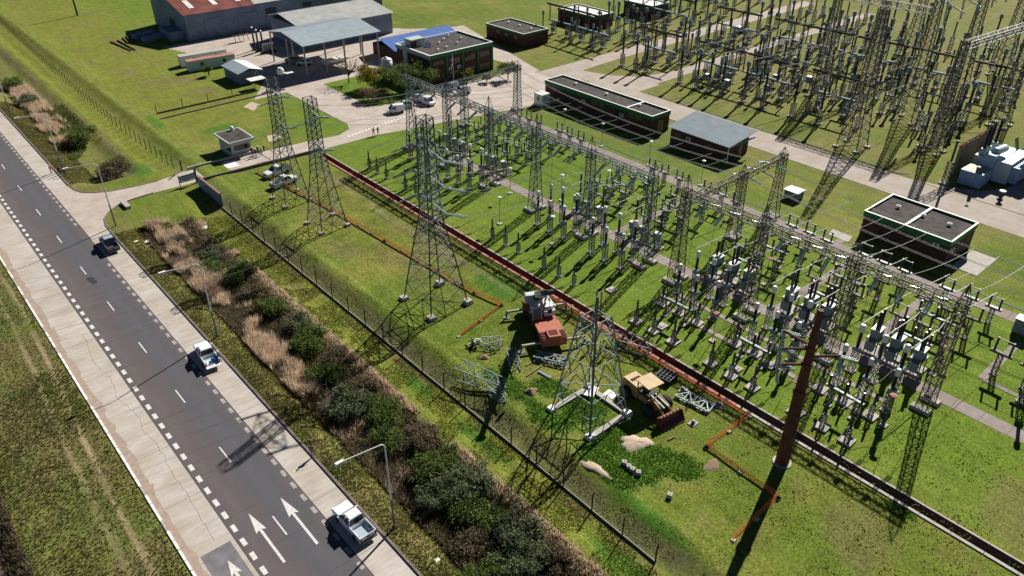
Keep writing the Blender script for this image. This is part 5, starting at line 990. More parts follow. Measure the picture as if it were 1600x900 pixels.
# ------------------------------------------------------------------ street lamps
def street_lamp(label, x, y, h=11.2, arm=4.0):
    t = thing('street_lamp', label, 'street lamp', (x, y, 0), 0, 'street lamps along the road'); MB().tube((0,0,-.2),(0,0,4),.13,.11,8).build('lower_pole', 'steel', t)
    m_ = MB().tube((0,0,4),(0,0,h-.5),.10,.075,8); pts = [(0,0,h-.5)] + [(-.5+.5*math.cos(a), .0, h-.5+.5*math.sin(a)) for a in (R(30),R(60),R(90))] + [(-arm, .2, h+.25)]
    m_.path(pts, .06, 6).build('pole', 'bus', t); hd = MB().hexa([(-arm-.9,.05,h+.14),(-arm+.1,.05,h+.14),(-arm+.1,.45,h+.14),(-arm-.9,.45,h+.14)], [(-arm-.8,.1,h+.36),(-arm,.1,h+.36),(-arm,.4,h+.36),(-arm-.8,.4,h+.36)]).build('lamp_head', 'whitecap', t); MB().box(-arm-.8,-arm,.1,.4,h+.11,h+.139).build('lens', 'xfpale', hd)
for x, y, lb in ((24.75,46.0,'street lamp nearest the camera beside the white pickup with empty bed'),(24.75,87.8,'street lamp above the pickup with lowered tailgate'),(24.8,128.7,'street lamp on the kerb corner where the driveway meets the road'),(24.6,158.4,'street lamp beside the three people at the roadside'),(24.6,200,'farthest street lamp at the left picture edge')): street_lamp(lb, x, y)

# ------------------------------------------------------------------ vehicles
def wheel_parts(r=.38, wd=.26):
    ty = MB().lathe([(r*.6,-wd/2),(r*.95,-wd/2),(r,-wd/3),(r,wd/3),(r*.95,wd/2),(r*.6,wd/2)], (0,0,0), 16, (1,0,0)).mesh('tyre', 'black', True); rm_ = MB().lathe([(r*.6,-wd*.42),(r*.2,-wd*.5),(r*.2,wd*.5),(r*.6,wd*.42)], (0,0,0), 12, (1,0,0)).mesh('rim', 'steel_new'); return ty, rm_
def bevel_obj(o, w=.04, seg=2):
    m_ = o.modifiers.new('bevel', 'BEVEL'); m_.width = w; m_.segments = seg; m_.limit_method = 'ANGLE'; return o
def loft(mb, secs):   # secs: list of rings with equal point count
    n_ = len(secs[0]); vs = [p for s_ in secs for p in s_]; fs = []
    for k in range(len(secs)-1):
        for i in range(n_): a = k*n_+i; b_ = k*n_+(i+1) % n_; fs.append((a, b_, b_+n_, a+n_))
    fs += [tuple(range(n_-1,-1,-1)), tuple((len(secs)-1)*n_+i for i in range(n_))]; return mb.add(vs, fs)
def body_profile(mb, prof, hw):   # (y, zbottom, ztop, width factor)
    loft(mb, [[(-hw*f,y,zb),(hw*f,y,zb),(hw*f,y,zb+(zt-zb)*.75),(hw*f*.93,y,zt),(-hw*f*.93,y,zt),(-hw*f,y,zb+(zt-zb)*.75)] for y,zb,zt,f in prof])
def add_wheels(t, hw, ys_, r=.38):
    ty, rm_ = wheel_parts(r)
    for y in ys_:
        for s_ in (-1, 1): o = put(ty, 'tyre', t, (s_*(hw-.1), y, r)); put(rm_, 'rim', o)
def lights(t, hw, yf, yr, z=.8):
    for s_ in (-1, 1): MB().cbox(s_*(hw-.25), yf, z, .38, .06, .2).build('headlight', 'lamp', t); MB().cbox(s_*(hw-.1), yr, z, .16, .06, .36).build('tail_light', 'red', t)
def greenhouse(t, b, tp, zb, zt, paint, roofpaint=None, name='windows'):
    (x0,y0,x1,y1), (a0,b0,a1,b1) = b, tp; MB().hexa([(x0,y0,zb),(x1,y0,zb),(x1,y1,zb),(x0,y1,zb)], [(a0,b0,zt),(a1,b0,zt),(a1,b1,zt),(a0,b1,zt)]).build(name, 'glass', t)
    bevel_obj(MB().hexa([(a0-.03,b0-.04,zt-.02),(a1+.03,b0-.04,zt-.02),(a1+.03,b1+.04,zt-.02),(a0-.03,b1+.04,zt-.02)], [(a0+.1,b0+.1,zt+.08),(a1-.1,b0+.1,zt+.08),(a1-.1,b1-.1,zt+.08),(a0+.1,b1-.1,zt+.08)]).build('roof', roofpaint or paint, t), .03)
    ym, yb_ = (y0+y1)/2+.05, (b0+b1)/2+.05; pl = MB()
    for p, q in (((x0,y0),(a0,b0)),((x1,y0),(a1,b0)),((x1,y1),(a1,b1)),((x0,y1),(a0,b1)),((x0,ym),(a0,yb_)),((x1,ym),(a1,yb_))): pl.bar((p[0],p[1],zb-.02),(q[0],q[1],zt+.02),.09)
    pl.build('pillar', paint, t)
def pickup(label, px, py, rz, paint='carwhite', roof=None, open_gate=False, load=False, z=0.0, group='pickup trucks', bedcover=None):
    x, y = P(px, py) if not isinstance(px, float) else (px, py)
    t = thing('pickup_truck', label, 'pickup', (x, y, z), rz, group); hw = .93
    m_ = MB(); body_profile(m_, [(-.72,.42,1.12,1),(.2,.38,1.12,1),(1.2,.38,1.1,1),(2.0,.4,1.02,.99),(2.5,.42,.94,.95),(2.68,.46,.82,.86)], hw); bevel_obj(m_.build('body', paint, t, smooth=False), .05)
    bd = MB().box(-hw,-hw+.1,-2.6,-.72,.42,1.12).box(hw-.1,hw,-2.6,-.72,.42,1.12).box(-hw+.1,hw-.1,-.80,-.72,.5,1.12); bevel_obj(bd.build('bed', paint, t), .03)
    MB().box(-hw+.1,hw-.1,-2.55,-.8,.55,.66).build('bed_floor', 'carroof' if paint == 'carwhite' else 'dark', t)
    for s_ in (-1,1): MB().box(s_*.66-.11,s_*.66+.11,-2.0,-1.25,.661,.86).build('wheel_arch_box', 'carroof' if paint == 'carwhite' else 'dark', t)
    if open_gate: MB().box(-hw,hw,-3.1,-2.6,.56,.64).build('tailgate', paint, t)
    else: bevel_obj(MB().box(-hw+.1,hw-.1,-2.6,-2.52,.45,1.1).build('tailgate', paint, t), .02)
    MB().box(-hw+.05,hw-.05,-2.78,-2.61,.42,.58).build('bumper', 'steel', t); MB().box(-hw+.15,hw-.15,2.6,2.76,.42,.6).build('front_bumper', paint, t); MB().box(-.55,.55,2.62,2.72,.62,.78).build('grille', 'dark', t)
    greenhouse(t, (-.86,-.70,.86,1.28), (-.70,-.52,.70,.55), 1.1, 1.72, paint, roof); lights(t, hw, 2.58, -2.61); add_wheels(t, hw, (-1.55, 1.6))
    for s_ in (-1,1): MB().cbox(s_*1.04,.95,1.2,.22,.12,.16).build('mirror', paint, t)
    MB().cbox(0,-2.62,.86,.4,.03,.12).build('number_plate', 'dark', t)
    if load: MB().cbox(.35,-1.9,.85,.6,.5,.4).build('cargo_box', 'tinblue', t); MB().box(-.6,.2,-2.3,-1.6,.66,.74).build('cargo_sheet', 'whitepaint', t)
    if bedcover: MB().box(-hw+.02,hw-.02,-2.58,-.75,1.1,1.16).build('bed_cover', bedcover, t)
    return t
def van(label, px, py, rz, kind='van', paint='carwhite'):
    x, y = P(px, py); t = thing('white_van' if kind == 'van' else 'hatchback_car', label, 'van' if kind == 'van' else 'car', (x, y, 0), rz, 'parked vans and cars'); hw = .88; zt = 1.85 if kind == 'van' else 1.5
    m_ = MB(); body_profile(m_, [(-2.05,.4,1.05,.95),(-1.9,.36,1.1,1),(.9,.36,1.06,1),(1.6,.38,.98,.98),(2.1,.42,.82,.88)], hw); bevel_obj(m_.build('body', paint, t), .05)
    if kind == 'van': bevel_obj(MB().hexa([(-.84,-2.0,1.05),(.84,-2.0,1.05),(.84,0,1.05),(-.84,0,1.05)],[(-.74,-1.92,1.9),(.74,-1.92,1.9),(.74,-.1,1.9),(-.74,-.1,1.9)]).build('cargo_box', paint, t), .06); greenhouse(t, (-.82,-.02,.82,1.35), (-.7,-.1,.7,.6), 1.04, 1.80, paint)
    else: greenhouse(t, (-.82,-1.9,.82,1.1), (-.66,-1.5,.66,.35), 1.04, zt, paint)
    lights(t, hw, 2.06, -2.03); add_wheels(t, hw, (-1.35, 1.3), .32); return t
pickup('white pickup with empty open bed, nearest the camera', *P(552,812,.9), R(1.5)); pickup('white pickup with lowered tailgate and cargo, stopped at the kerb', *P(322,551,.9), R(-5), open_gate=True, load=True); pickup('dark grey pickup with silver blue roof near the driveway mouth', *P(170,378,.9), R(-2), 'cargrey', 'carroof')
pickup('white pickup on the lawn with dark bed cover, farther of two', *P(433,266,.8), R(98), bedcover='dark'); pickup('white pickup on the lawn, nearer of two below slender towers', *P(444,282,.8), R(-80))
van('white van parked at the front edge of the tree shade', 618, 176, R(70)); van('silver car parked behind the front van under trees', 632, 168, R(60), 'car', 'carroof'); van('white car parked deepest under the trees', 652, 158, R(62), 'car'); van('white van parked alone facing the camera on concrete', 668, 163, R(185)); van('white van parked behind the gantry in front of office', 722, 147, R(78)); van('silver van beside office columns under the gantry beam', 704, 141, R(70), 'van', 'carroof')
van('silver car under canopy roof, left one', 458, 97, R(60), 'car', 'carroof'); van('white car under canopy roof, right one', 476, 101, R(60), 'car'); van('white van driving on the road through the rear yard', 1156, 50, R(-95))

for i in range(3):
    for far_, dx_ in (((-70, 248), -1), ((190, 326), 1)): span((63.3-1.1+1.1*i, 288.5, 11.3), (far_[0], far_[1]+i*9-9, 11.5), 1.8, '%s wire of the bare utility pole towards the %s' % (ORD[i], 'road' if dx_ < 0 else 'warehouse'), .03, n=20, group='utility wires')
# truck crane
ca_, cb_ = Vector((*P(836,470,1.6), 0)), Vector((*P(864,526,1.6), 0)); cd_ = cb_-ca_
t = thing('truck_crane', 'orange and white truck crane on outriggers with boom raised over its front', 'crane', tuple((ca_+cb_)/2), math.atan2(-cd_.x, cd_.y)); t.scale = (1.28, 1.02, 1.1)
MB().box(-1.25,1.25,-5.0,4.4,.8,1.5).build('chassis', 'craneorange', t); bevel_obj(MB().box(-1.3,1.3,1.2,4.6,1.5,1.75).build('deck', 'craneorange', t), .05)
bevel_obj(MB().box(-1.3,1.3,3.4,5.0,.6,1.75).build('front_housing', 'craneorange', t), .06); bevel_obj(MB().box(-.65,.65,3.4,5.1,1.75,2.05).build('cab_hood', 'craneorange', t), .06); MB().box(-.42,.42,3.7,4.7,2.05,2.09).build('hood_opening', 'trenchred', t)
for s_ in (-1,1):
    for k in range(3): MB().box(s_*.98-.27,s_*.98+.27,3.5+k*.5,3.85+k*.5,1.75,1.83).build('step_tread', 'trenchred', t)
    MB().box(s_*1.31-.02,s_*1.31+.02,-4.8,3.2,1.1,1.35).build('side_rail', 'trenchred', t)
tw = wheel_parts(.52,.42)
for y in (-4,-2.7,1.9,3.1):
    for s_ in (-1,1): o = put(tw[0], 'tyre', t, (s_*1.15,y,.52)); put(tw[1], 'rim', o)
for y in (-3.4, 4.4):
    for s_ in (-1,1): o = MB().bar((s_*1.2,y,.95),(s_*3.3,y,.9),.24).build('outrigger', 'padconc', t); MB().tube((s_*3.3,y,.0),(s_*3.3,y,1.1),.1).lathe([(.4,0),(.4,.1)],(s_*3.3,y,0),8).build('jack', 'steel', o)
MB().lathe([(1.1,1.5),(1.1,1.75)], (0,-1.4,0), 16).build('turntable', 'dark', t); bevel_obj(MB().box(-1.2,.0,-3.4,.2,1.75,2.5).build('slew_body', 'cranewhite', t), .05); bevel_obj(MB().box(-1.25,1.25,-4.3,-3.3,1.7,2.9).build('counterweight', 'cranewhite', t), .1)
bevel_obj(MB().hexa([(.35,-1.0,1.75),(1.3,-1.0,1.75),(1.3,.7,1.75),(.35,.7,1.75)],[(.4,-.9,3.2),(1.25,-.9,3.2),(1.25,.2,3.2),(.4,.2,3.2)]).build('operator_cab', 'glass', t), .04); MB().box(.35,1.3,-.95,.25,3.18,3.26).build('cab_roof', 'cranewhite', t)
for a in ((.37,-.98),(1.28,-.98),(1.28,.66),(.37,.66)): MB().bar((*a,1.75),(a[0],a[1]*.9 if a[1] < 0 else .22,3.2),.08).build('cab_pillar', 'cranewhite', t)
br_, bt_ = Vector((.0,-3.3,2.9)), Vector((1.2,7.2,9.6)); bd_ = bt_-br_
bm = bevel_obj(MB().bar(br_, br_+bd_*.52, .62, .8).build('boom', 'cranewhite', t), .04); MB().bar(br_+bd_*.5, br_+bd_*.82, .48, .6).build('inner_boom', 'dark', bm); MB().bar(br_+bd_*.8, bt_, .36, .45).build('boom_tip', 'dark', bm)
MB().bar((.05,-.2,1.9),br_+bd_*.3-Vector((0,0,.4)),.24).build('lift_cylinder', 'steel_new', bm); MB().tube(bt_+Vector((-.3,.1,0)),bt_+Vector((.3,.1,0)),.3,.3,10).build('sheave', 'dark', bm); MB().tube(bt_,bt_-Vector((0,-.1,2.2)),.03).build('hoist_rope', 'dark', bm); MB().cbox(bt_.x,bt_.y+.1,bt_.z-2.4,.35,.25,.5).build('hook_block', 'dark', bm)
for k in range(7): MB().bar((-.9+.15*k,-3.0+.35*k,2.5),(-.8+.12*k,-2.2+.4*k,3.0+.1*(k % 3)),.1).build('hydraulic_hose', 'dark', t)
MB().tube((-.5,-2.9,2.75),(.4,-2.9,2.75),.38,.38,10).build('winch_drum', 'dark', t); MB().box(-1.1,-.2,-1.5,-.3,2.5,2.85).build('engine_cover', 'whitecap', t); MB().bar((-1.2,-3.3,2.5),(-1.2,.1,3.0),.07).bar((-1.2,.1,3.0),(-1.2,.1,1.8),.07).build('handrail', 'whitepaint', t)
# wheel loader
t = thing('wheel_loader', 'yellow wheel loader with beige canopy and toothed bucket lowered', 'loader', (57.2, 41.9, 0), R(172)); t.scale = (1.12, 1.05, 1.0)
bevel_obj(MB().hexa([(-1.0,-3.4,.9),(1.0,-3.4,.9),(1.0,-.6,.9),(-1.0,-.6,.9)],[(-.9,-3.2,2.1),(.9,-3.2,2.1),(.9,-.8,2.2),(-.9,-.8,2.2)]).build('engine_hood', 'yellow', t), .08); MB().box(-.85,.85,-3.2,-.9,2.2,2.26).build('hood_top', 'yellowpale', t); MB().box(-.6,.6,-2.4,-2.0,2.26,2.30).build('hood_vent', 'trenchred', t)
bevel_obj(MB().box(-.8,.8,-.9,2.0,.8,1.6).build('front_frame', 'yellow', t), .05); MB().box(-.7,.7,-.8,.7,1.6,1.9).build('cab_floor', 'dark', t); MB().box(-.35,.35,-.5,.0,1.9,2.4).build('seat', 'black', t)
for a in ((-.8,-.85),(.8,-.85),(.8,.8),(-.8,.8)): MB().bar((*a,1.7),(*a,3.35),.1).build('canopy_post', 'dark', t)
bevel_obj(MB().box(-1.05,1.05,-1.1,1.1,3.35,3.47).build('canopy', 'yellowpale', t), .04)
lw_ = wheel_parts(.82,.6)
for y in (-2.2,1.5):
    for s_ in (-1,1): o = put(lw_[0], 'tyre', t, (s_*1.25,y,.82)); put(lw_[1], 'rim', o)
for s_ in (-.55,.55): MB().bar((s_,.9,1.9),(s_,2.6,1.5),.2,.3).bar((s_,2.6,1.5),(s_,3.4,.6),.2,.3).build('lift_arm', 'yellow', t); MB().bar((s_*.5,.8,2.0),(s_*.5,2.9,1.7),.14).build('cylinder', 'steel_new', t)
MB().prism([(3.2,.1),(4.4,.05),(4.4,.15),(3.6,.35),(3.4,1.0),(3.7,1.35),(3.6,1.45),(3.2,1.15)], -1.5, 1.5).build('bucket', smat('rusty bucket steel', (0.20, 0.085, 0.06), .8, 0, .3, 2.0), t)
for k in range(7): MB().box(-1.42+k*.44,-1.25+k*.44,3.55,3.75,1.3,1.5).build('bucket_tooth', 'lippink', t)
for s_ in (-1.5,1.42): MB().prism([(3.2,.1),(4.4,.05),(3.7,1.4),(3.2,1.2)], s_, s_+.08).build('bucket_side', 'trenchred', t)

# ------------------------------------------------------------------ vegetation
def np_mesh(name, V, F, mat, mats=None):
    me = bpy.data.meshes.new(name); k = F.shape[1]; me.vertices.add(len(V)); me.vertices.foreach_set('co', V.astype(np.float32).ravel())
    me.loops.add(F.size); me.loops.foreach_set('vertex_index', F.ravel().astype(np.int32)); me.polygons.add(len(F)); me.polygons.foreach_set('loop_start', np.arange(0, F.size, k, dtype=np.int32)); me.update(calc_edges=True)
    me.materials.append(M[mat]); return me
def leaf_cloud(name, lobes, n, size, mat, flat=.0, seed=0):
    r_ = np.random.default_rng(seed); V = []; tot = sum(l_[3]*l_[4] for l_ in lobes)
    for (cx_, cy_, cz_, rx, rz_) in lobes:
        k = int(n*rx*rz_/tot); d = r_.normal(size=(k,3)); d /= np.linalg.norm(d, axis=1)[:,None]; rad = r_.random(k)**.45*(1+.25*np.sin(d[:,0]*5+cx_)*np.cos(d[:,1]*4+cy_))
        V.append(np.stack([cx_+d[:,0]*rx*rad, cy_+d[:,1]*rx*rad, np.maximum(.05, cz_+d[:,2]*rz_*rad)], 1))
    C_ = np.concatenate(V); k = len(C_); a = r_.normal(size=(k,3)); a /= np.linalg.norm(a, axis=1)[:,None]; b_ = np.cross(a, r_.normal(size=(k,3))); b_ /= np.linalg.norm(b_, axis=1)[:,None]
    s_ = size*(.6+.8*r_.random(k))[:,None]; a = a*s_; b_ = b_*s_*.55
    Vv = np.stack([C_-a, C_+b_, C_+a, C_-b_], 1).reshape(-1,3); F = np.arange(k*4).reshape(-1,4); return np_mesh(name, Vv, F, mat)
def branchy(h, spread, n, r0, seed):
    r_ = random.Random(seed); m_ = MB(); m_.tube((0,0,-.2),(0,0,h*.35),r0,r0*.75,7)
    for i in range(n):
        a = r_.random()*6.28; z0 = h*r_.uniform(.22,.4); p = Vector((0,0,z0)); q = Vector((math.cos(a)*spread*.5, math.sin(a)*spread*.5, h*r_.uniform(.5,.65))); e = Vector((math.cos(a)*spread*r_.uniform(.7,1), math.sin(a)*spread*r_.uniform(.7,1), h*r_.uniform(.7,.95)))
        m_.tube(p, q, r0*.5, r0*.3, 5); m_.tube(q, e, r0*.3, r0*.08, 4)
        for k in range(3): m_.tube(q.lerp(e,.2+.25*k), q.lerp(e,.4+.25*k)+Vector((r_.uniform(-.7,.7),r_.uniform(-.7,.7),r_.uniform(.2,.7))), r0*.15, r0*.05, 4)
    return m_
def lobes_rand(seed, n, R_, H_, base=.5):
    r_ = random.Random(seed); return [(r_.uniform(-1,1)*R_*.65, r_.uniform(-1,1)*R_*.65, base*H_+r_.uniform(-.25,.35)*H_, R_*r_.uniform(.2,.55), H_*r_.uniform(.18,.42)) for _ in range(n)]
shrub_m = []
for s_, (mt) in enumerate(('leafgrey','leaf','leafgrey','leafbrown','leaf')):
    shrub_m.append((leaf_cloud('foliage', lobes_rand(s_+3, 20, 1.15, 1.0), 4600, .058, mt, seed=s_), branchy(1.0,.8,9,.03,s_).mesh('stems','bark')))
SH = [ # px x, y, radius, height, kind, label
 (32.6,174.0,3.0,3.2,1,'large dark green bush beside the far verge'),(32.2,153.0,2.7,2.8,3,'round brown green bush just above the driveway'),(29.8,224,2.6,2.5,1,'bush at the upper left picture edge'),(29.4,208,2.2,2.2,0,'grey bush left of the far reeds'),
 (31.0,118.0,1.8,1.7,3,'small brown bush below the driveway culvert'),(33.4,110.5,1.9,1.8,0,'grey green bush behind the reeds near white panel'),(31.4,106.5,1.9,1.6,1,'small dark bush among the near reeds'),(33.9,101.0,2.2,2.2,1,'green bush by the boundary where reeds are tallest'),(33.4,95.5,1.8,1.8,3,'brown thicket beside the reed bed'),
 (33.2,89.5,2.1,2.2,4,'dark green bush midway along the ditch'),(34.2,84.0,1.8,1.8,0,'grey green bush against the grass strip midway'),(33.6,78.8,2.4,2.6,1,'dense green bush level with tallest tower'),(34.4,73.6,2.0,2.0,3,'brown bush at the ditch edge below the tower shadow'),(31.6,71.4,2.2,2.2,4,'dark bush between reeds and brown bush'),
 (30.4,64.8,2.5,2.6,0,'big grey green bush beside roadside kerb midway'),(33.8,66.5,2.1,2.0,3,'brown thicket behind big grey bush'),(33.0,61.0,2.4,2.2,4,'dark thicket below the bent lattice section'),(31.0,57.2,2.0,1.9,1,'dark green bush left of street lamp head'),(33.8,54.6,2.3,2.2,3,'brown thicket across from the street lamp'),
 (32.6,50.2,2.6,2.5,4,'dark bush right of the street lamp pole'),(34.0,46.0,2.5,2.6,0,'pale grey green tree like bush near the picture bottom'),(29.9,46.8,1.7,2.3,0,'small pale bush beside nearest street lamp'),(32.2,42.2,2.4,2.3,4,'dark bush below the pale bush'),(29.6,39.8,2.0,1.9,3,'brown thicket near the bottom edge'),
 (33.6,38.2,2.2,2.4,0,'grey bush at the bottom edge of ditch'),(31.6,35.6,2.3,2.2,0,'lowest grey green bush cut by bottom edge'),(34.4,33.6,1.8,1.6,3,'low brown bush at bottom edge by the strip'),(28.2,36.6,1.8,1.8,1,'low green bush near the kerb at bottom edge')]
for i, (x, y, r_, h, k, lb) in enumerate(SH):
    t = thing('shrub', lb, 'bush', (x, y, float(ground_z(x, y))-.1), i*1.7, 'bushes in the ditch'); t.scale = (r_, r_, h); put(shrub_m[k][0], 'foliage', t); put(shrub_m[k][1], 'stems', t)
tree_m = {}
def tree(label, x, y, h, r_, mat, n=3800, leaf=.16, seed=0, name='leafy_tree', bare=False):
    t = thing(name, label, 'tree', (x, y, 0), seed); branchy(h, r_*.9, 9 if not bare else 14, .16, seed).build('trunk', 'bark', t)
    lb_ = [(a*1.0, b_*1.0, c, d, e) for a, b_, c, d, e in lobes_rand(seed+40, 13, r_, h*.55, .5)]; lb_ = [(a, b_, c+h*.35, d, e) for a, b_, c, d, e in lb_]
    put(leaf_cloud('crown', lb_, n, leaf, mat, seed=seed+5), 'crown', t)
tree('leafless spreading tree on the lawn before the canopy', 93.2, 169.2, 6.4, 4.0, 'leafbrown', 700, .12, 3, bare=True); tree('yellowing tree behind the parked vans', 95.6, 161.5, 5.8, 4.0, 'leafyellow', 4200, .16, 4); tree('dense green tree shading the parked vans', 99.4, 155.8, 6.6, 4.8, 'leaf', 6500, .17, 5); tree('second green tree nearest the office corner', 104.8, 154.0, 6.0, 3.9, 'leaf', 5000, .16, 6)
tree('low dark purple bush tree left of the vans', 91.0, 154.5, 3.0, 3.3, 'leafbrown', 4200, .14, 7); tree('small bright yellow green tree before the office windows', 116.2, 150.8, 3.6, 1.6, 'leafyellow', 1800, .15, 8); tree('green tree right of the office by the driveway', 124.8, 145.6, 4.6, 3.0, 'leaf', 2400, .15, 9); tree('rounded bush beside the office driveway', 119.6, 147.6, 1.9, 1.4, 'leafgrey', 1500, .13, 10)
tree('small dark tree beside the shipping container', 69.6, 198.0, 2.6, 1.2, 'leaf', 1500, .14, 12); tree('low bush in grass island near the long building end', 134.5, 129.5, 1.7, 2.0, 'leaf', 1600, .14, 13); tree('brown bush tree between office and canopy', 101.5, 163.5, 4.4, 3.2, 'leaf', 3600, .14, 14)

def tufts(name, lb, cat, xr, yr, n, h, wd, mat, keep=None, seed=0, blades=3, lean=.5):
    r_ = np.random.default_rng(seed); x = r_.uniform(*xr, n); y = r_.uniform(*yr, n)
    if keep is not None: k = keep(x, y); x, y = x[k], y[k]
    z = ground_z(x, y); m_ = len(x); Vs = []
    for b_ in range(blades):
        a = r_.uniform(0, 6.28, m_); ln = r_.uniform(.2, 1, m_)*lean*h; hh = h*r_.uniform(.55, 1.25, m_); w2 = wd*r_.uniform(.6, 1.3, m_)/2; ca_, sa_ = np.cos(a), np.sin(a)
        Vs.append(np.stack([np.stack([x-sa_*w2, y+ca_*w2, z-.03], 1), np.stack([x+sa_*w2, y-ca_*w2, z-.03], 1), np.stack([x+ca_*ln, y+sa_*ln, z+hh], 1)], 1))
    V = np.concatenate(Vs, 0).reshape(-1, 3); F = np.arange(len(V)).reshape(-1, 3); return tag(put(np_mesh(name, V, F, mat), name), lb, cat, kind='stuff')
nz_ = lambda s_, o, lo: (lambda x, y: fbm(x, y, s_, o) > lo)
tufts('rough_grass', 'rough brown green grass on the verge left of the road', 'grass', (-3.9,7.7), (50,190), 26000, .12, .17, 'tuftdry', lambda x, y: (np.abs(x-5.6-.5*np.sin(y/14)-.012*(y-55)) > .3) & (np.abs(x-3.9-.5*np.sin(y/14)-.01*(y-55)) > .28), 1, 3, 1.2)
tufts('green_clumps', 'greener grass clumps on the verge left of the road', 'grass', (-3.9,7.5), (50,150), 26000, .18, .18, 'tuftdark', lambda x, y: fbm(x, y, 7, 1) + .35*RNG.random(len(x)) > .76, 2, 3, 1.1)
tufts('bank_weeds', 'dark weeds along the muddy water edge', 'weeds', (-5.2,-3.2), (55,110), 5000, .55, .2, 'leafbrown', None, 3)
tufts('verge_grass', 'rough grass between kerb and ditch', 'grass', (23.7,28.8), (28,210), 24000, .16, .18, 'tuftdry', lambda x, y: ~((y > 126) & (y < 151)), 4, 3, 1.1)
tufts('verge_clumps', 'greener clumps between kerb and ditch', 'grass', (23.7,28.8), (28,210), 26000, .16, .17, 'tuftdark', lambda x, y: ~((y > 126) & (y < 151)) & (fbm(x, y, 4, 41) + .3*RNG.random(len(x)) > .62), 24, 3, 1.1)
tufts('ditch_weeds', 'tangled brown and green weeds filling the ditch', 'weeds', (27.4,35.4), (28,124), 34000, .7, .16, 'leafbrown', None, 5, 3, .9)
tufts('ditch_grass', 'green undergrowth in the ditch', 'weeds', (27.6,35.6), (28,230), 20000, .6, .15, 'tuftdark', lambda x, y: (fbm(x, y, 6, 8) > .45) & ~((y > 124) & (y < 151)), 6, 3, .6)
tufts('edge_grass', 'dry tan grass fringe along the ditch', 'grass', (34.2,36.6), (28,122), 9000, .6, .12, 'reed', lambda x, y: fbm(x, y, 7, 12) > .42, 7)
rk = lambda cx_, lo: (lambda x, y: fbm(x, y, 5, 15) + .5*(fbm(x, y, 1.6, 17)-.5) + .22*np.exp(-((x-cx_-1.2*(fbm(x*0, y, 14, 19)-.5)*2)/1.2)**2) + .12*(RNG.random(len(x))-.5) > lo)
tufts('reeds', 'pale dry reeds standing in the near ditch', 'reeds', (27.3,32.8), (66,126), 26000, 1.35, .12, 'reed', rk(29.7,.63), 8, 3, .55)
tufts('short_reeds', 'low broken reeds and dead stalks in the near ditch', 'reeds', (27.3,34.5), (30,126), 16000, .8, .11, 'reed', rk(30.5,.66), 18, 3, .8)
tufts('far_reeds', 'pale dry reeds in the ditch beyond the driveway', 'reeds', (27.3,33), (176,224), 11000, 1.4, .12, 'reed', rk(29.5,.60), 9, 3, .55)
tufts('strip_grass', 'short grass on the strip outside the fence', 'grass', (36,41), (26,123), 26000, .09, .15, 'tuft', nz_(3, 20, .4), 10, 3, 1.2)
tufts('bank_grass', 'rank grey green grass on the bank inside the fence', 'grass', (41.4,44.6), (26,122), 5000, .09, .17, 'tuft', lambda x, y: fbm(x, y, 3, 33) + .35*np.exp(-((x-42.6)/1.0)**2) > .62, 11, 3, 1.0)
lushk = lambda x, y: sum(blob(x, y, *b) for b in ((47.0,54.5,1.9,4.6),(50.8,46.2,3.4,3.4),(46.6,47.6,2.2,4.2),(49.5,40.5,3.0,2.4),(46.2,38.5,1.6,5.0),(51.5,34.5,2.6,4.4,0.3),(48.3,35.6,1.8,3.2),(50.5,51.5,2.0,2.2),(64,15,1.0,2.0),(57,7,1.4,2.4))) + .9*RNG.random(len(x)) + .6*(fbm(x, y, 2.2, 51)-.5) > 1.15
tufts('lush_grass', 'long lush green grass around the unfinished tower', 'grass', (43,66), (2,62), 80000, .13, .17, 'tuftlush', lushk, 12, 3, 1.4)
tufts('lawn_grass', 'uneven lawn grass between bank and trench', 'grass', (44.5,64.3), (4,124), 45000, .05, .13, 'tuft', nz_(2.5, 25, .45), 13, 3, 1.3)
tufts('lawn_clumps', 'small dark clumps in the lawn beyond the trench end', 'grass', (52,82), (-2,30), 5000, .10, .2, 'tuft', nz_(2.0, 30, .55), 14, 3, 1.0)

# litter and small things by the road
for px, py, a, sx_, lb in ((318,352,.5,.9,'white square panel lying on the grass near gate wall'),(226,371,.2,.6,'white cardboard sheet beside the ditch reeds'),(212,376,0,.3,'small white scrap near the dark grey pickup'),(683,873,0,.25,'white scrap in the weeds at bottom edge')):
    x_, y_ = P(px, py); z_ = float(ground_z(x_, y_)); t = thing('white_sheet', lb, 'litter', (x_, y_, z_+.06), a); MB().box(-sx_,sx_,-sx_*.7,sx_*.7,0,.05).build('sheet', 'whitepaint', t); MB().box(-sx_*.9,-sx_*.2,-sx_*.8,sx_*.6,.05,.08).build('folded_flap', 'whitecap', t)
tag(MB().box(-.4,.4,-1.6,1.6,-.4,.5).build('culvert_head', 'padconc', None, (28.6,135.4,0)), 'pale concrete culvert head wall where reeds begin', 'culvert')

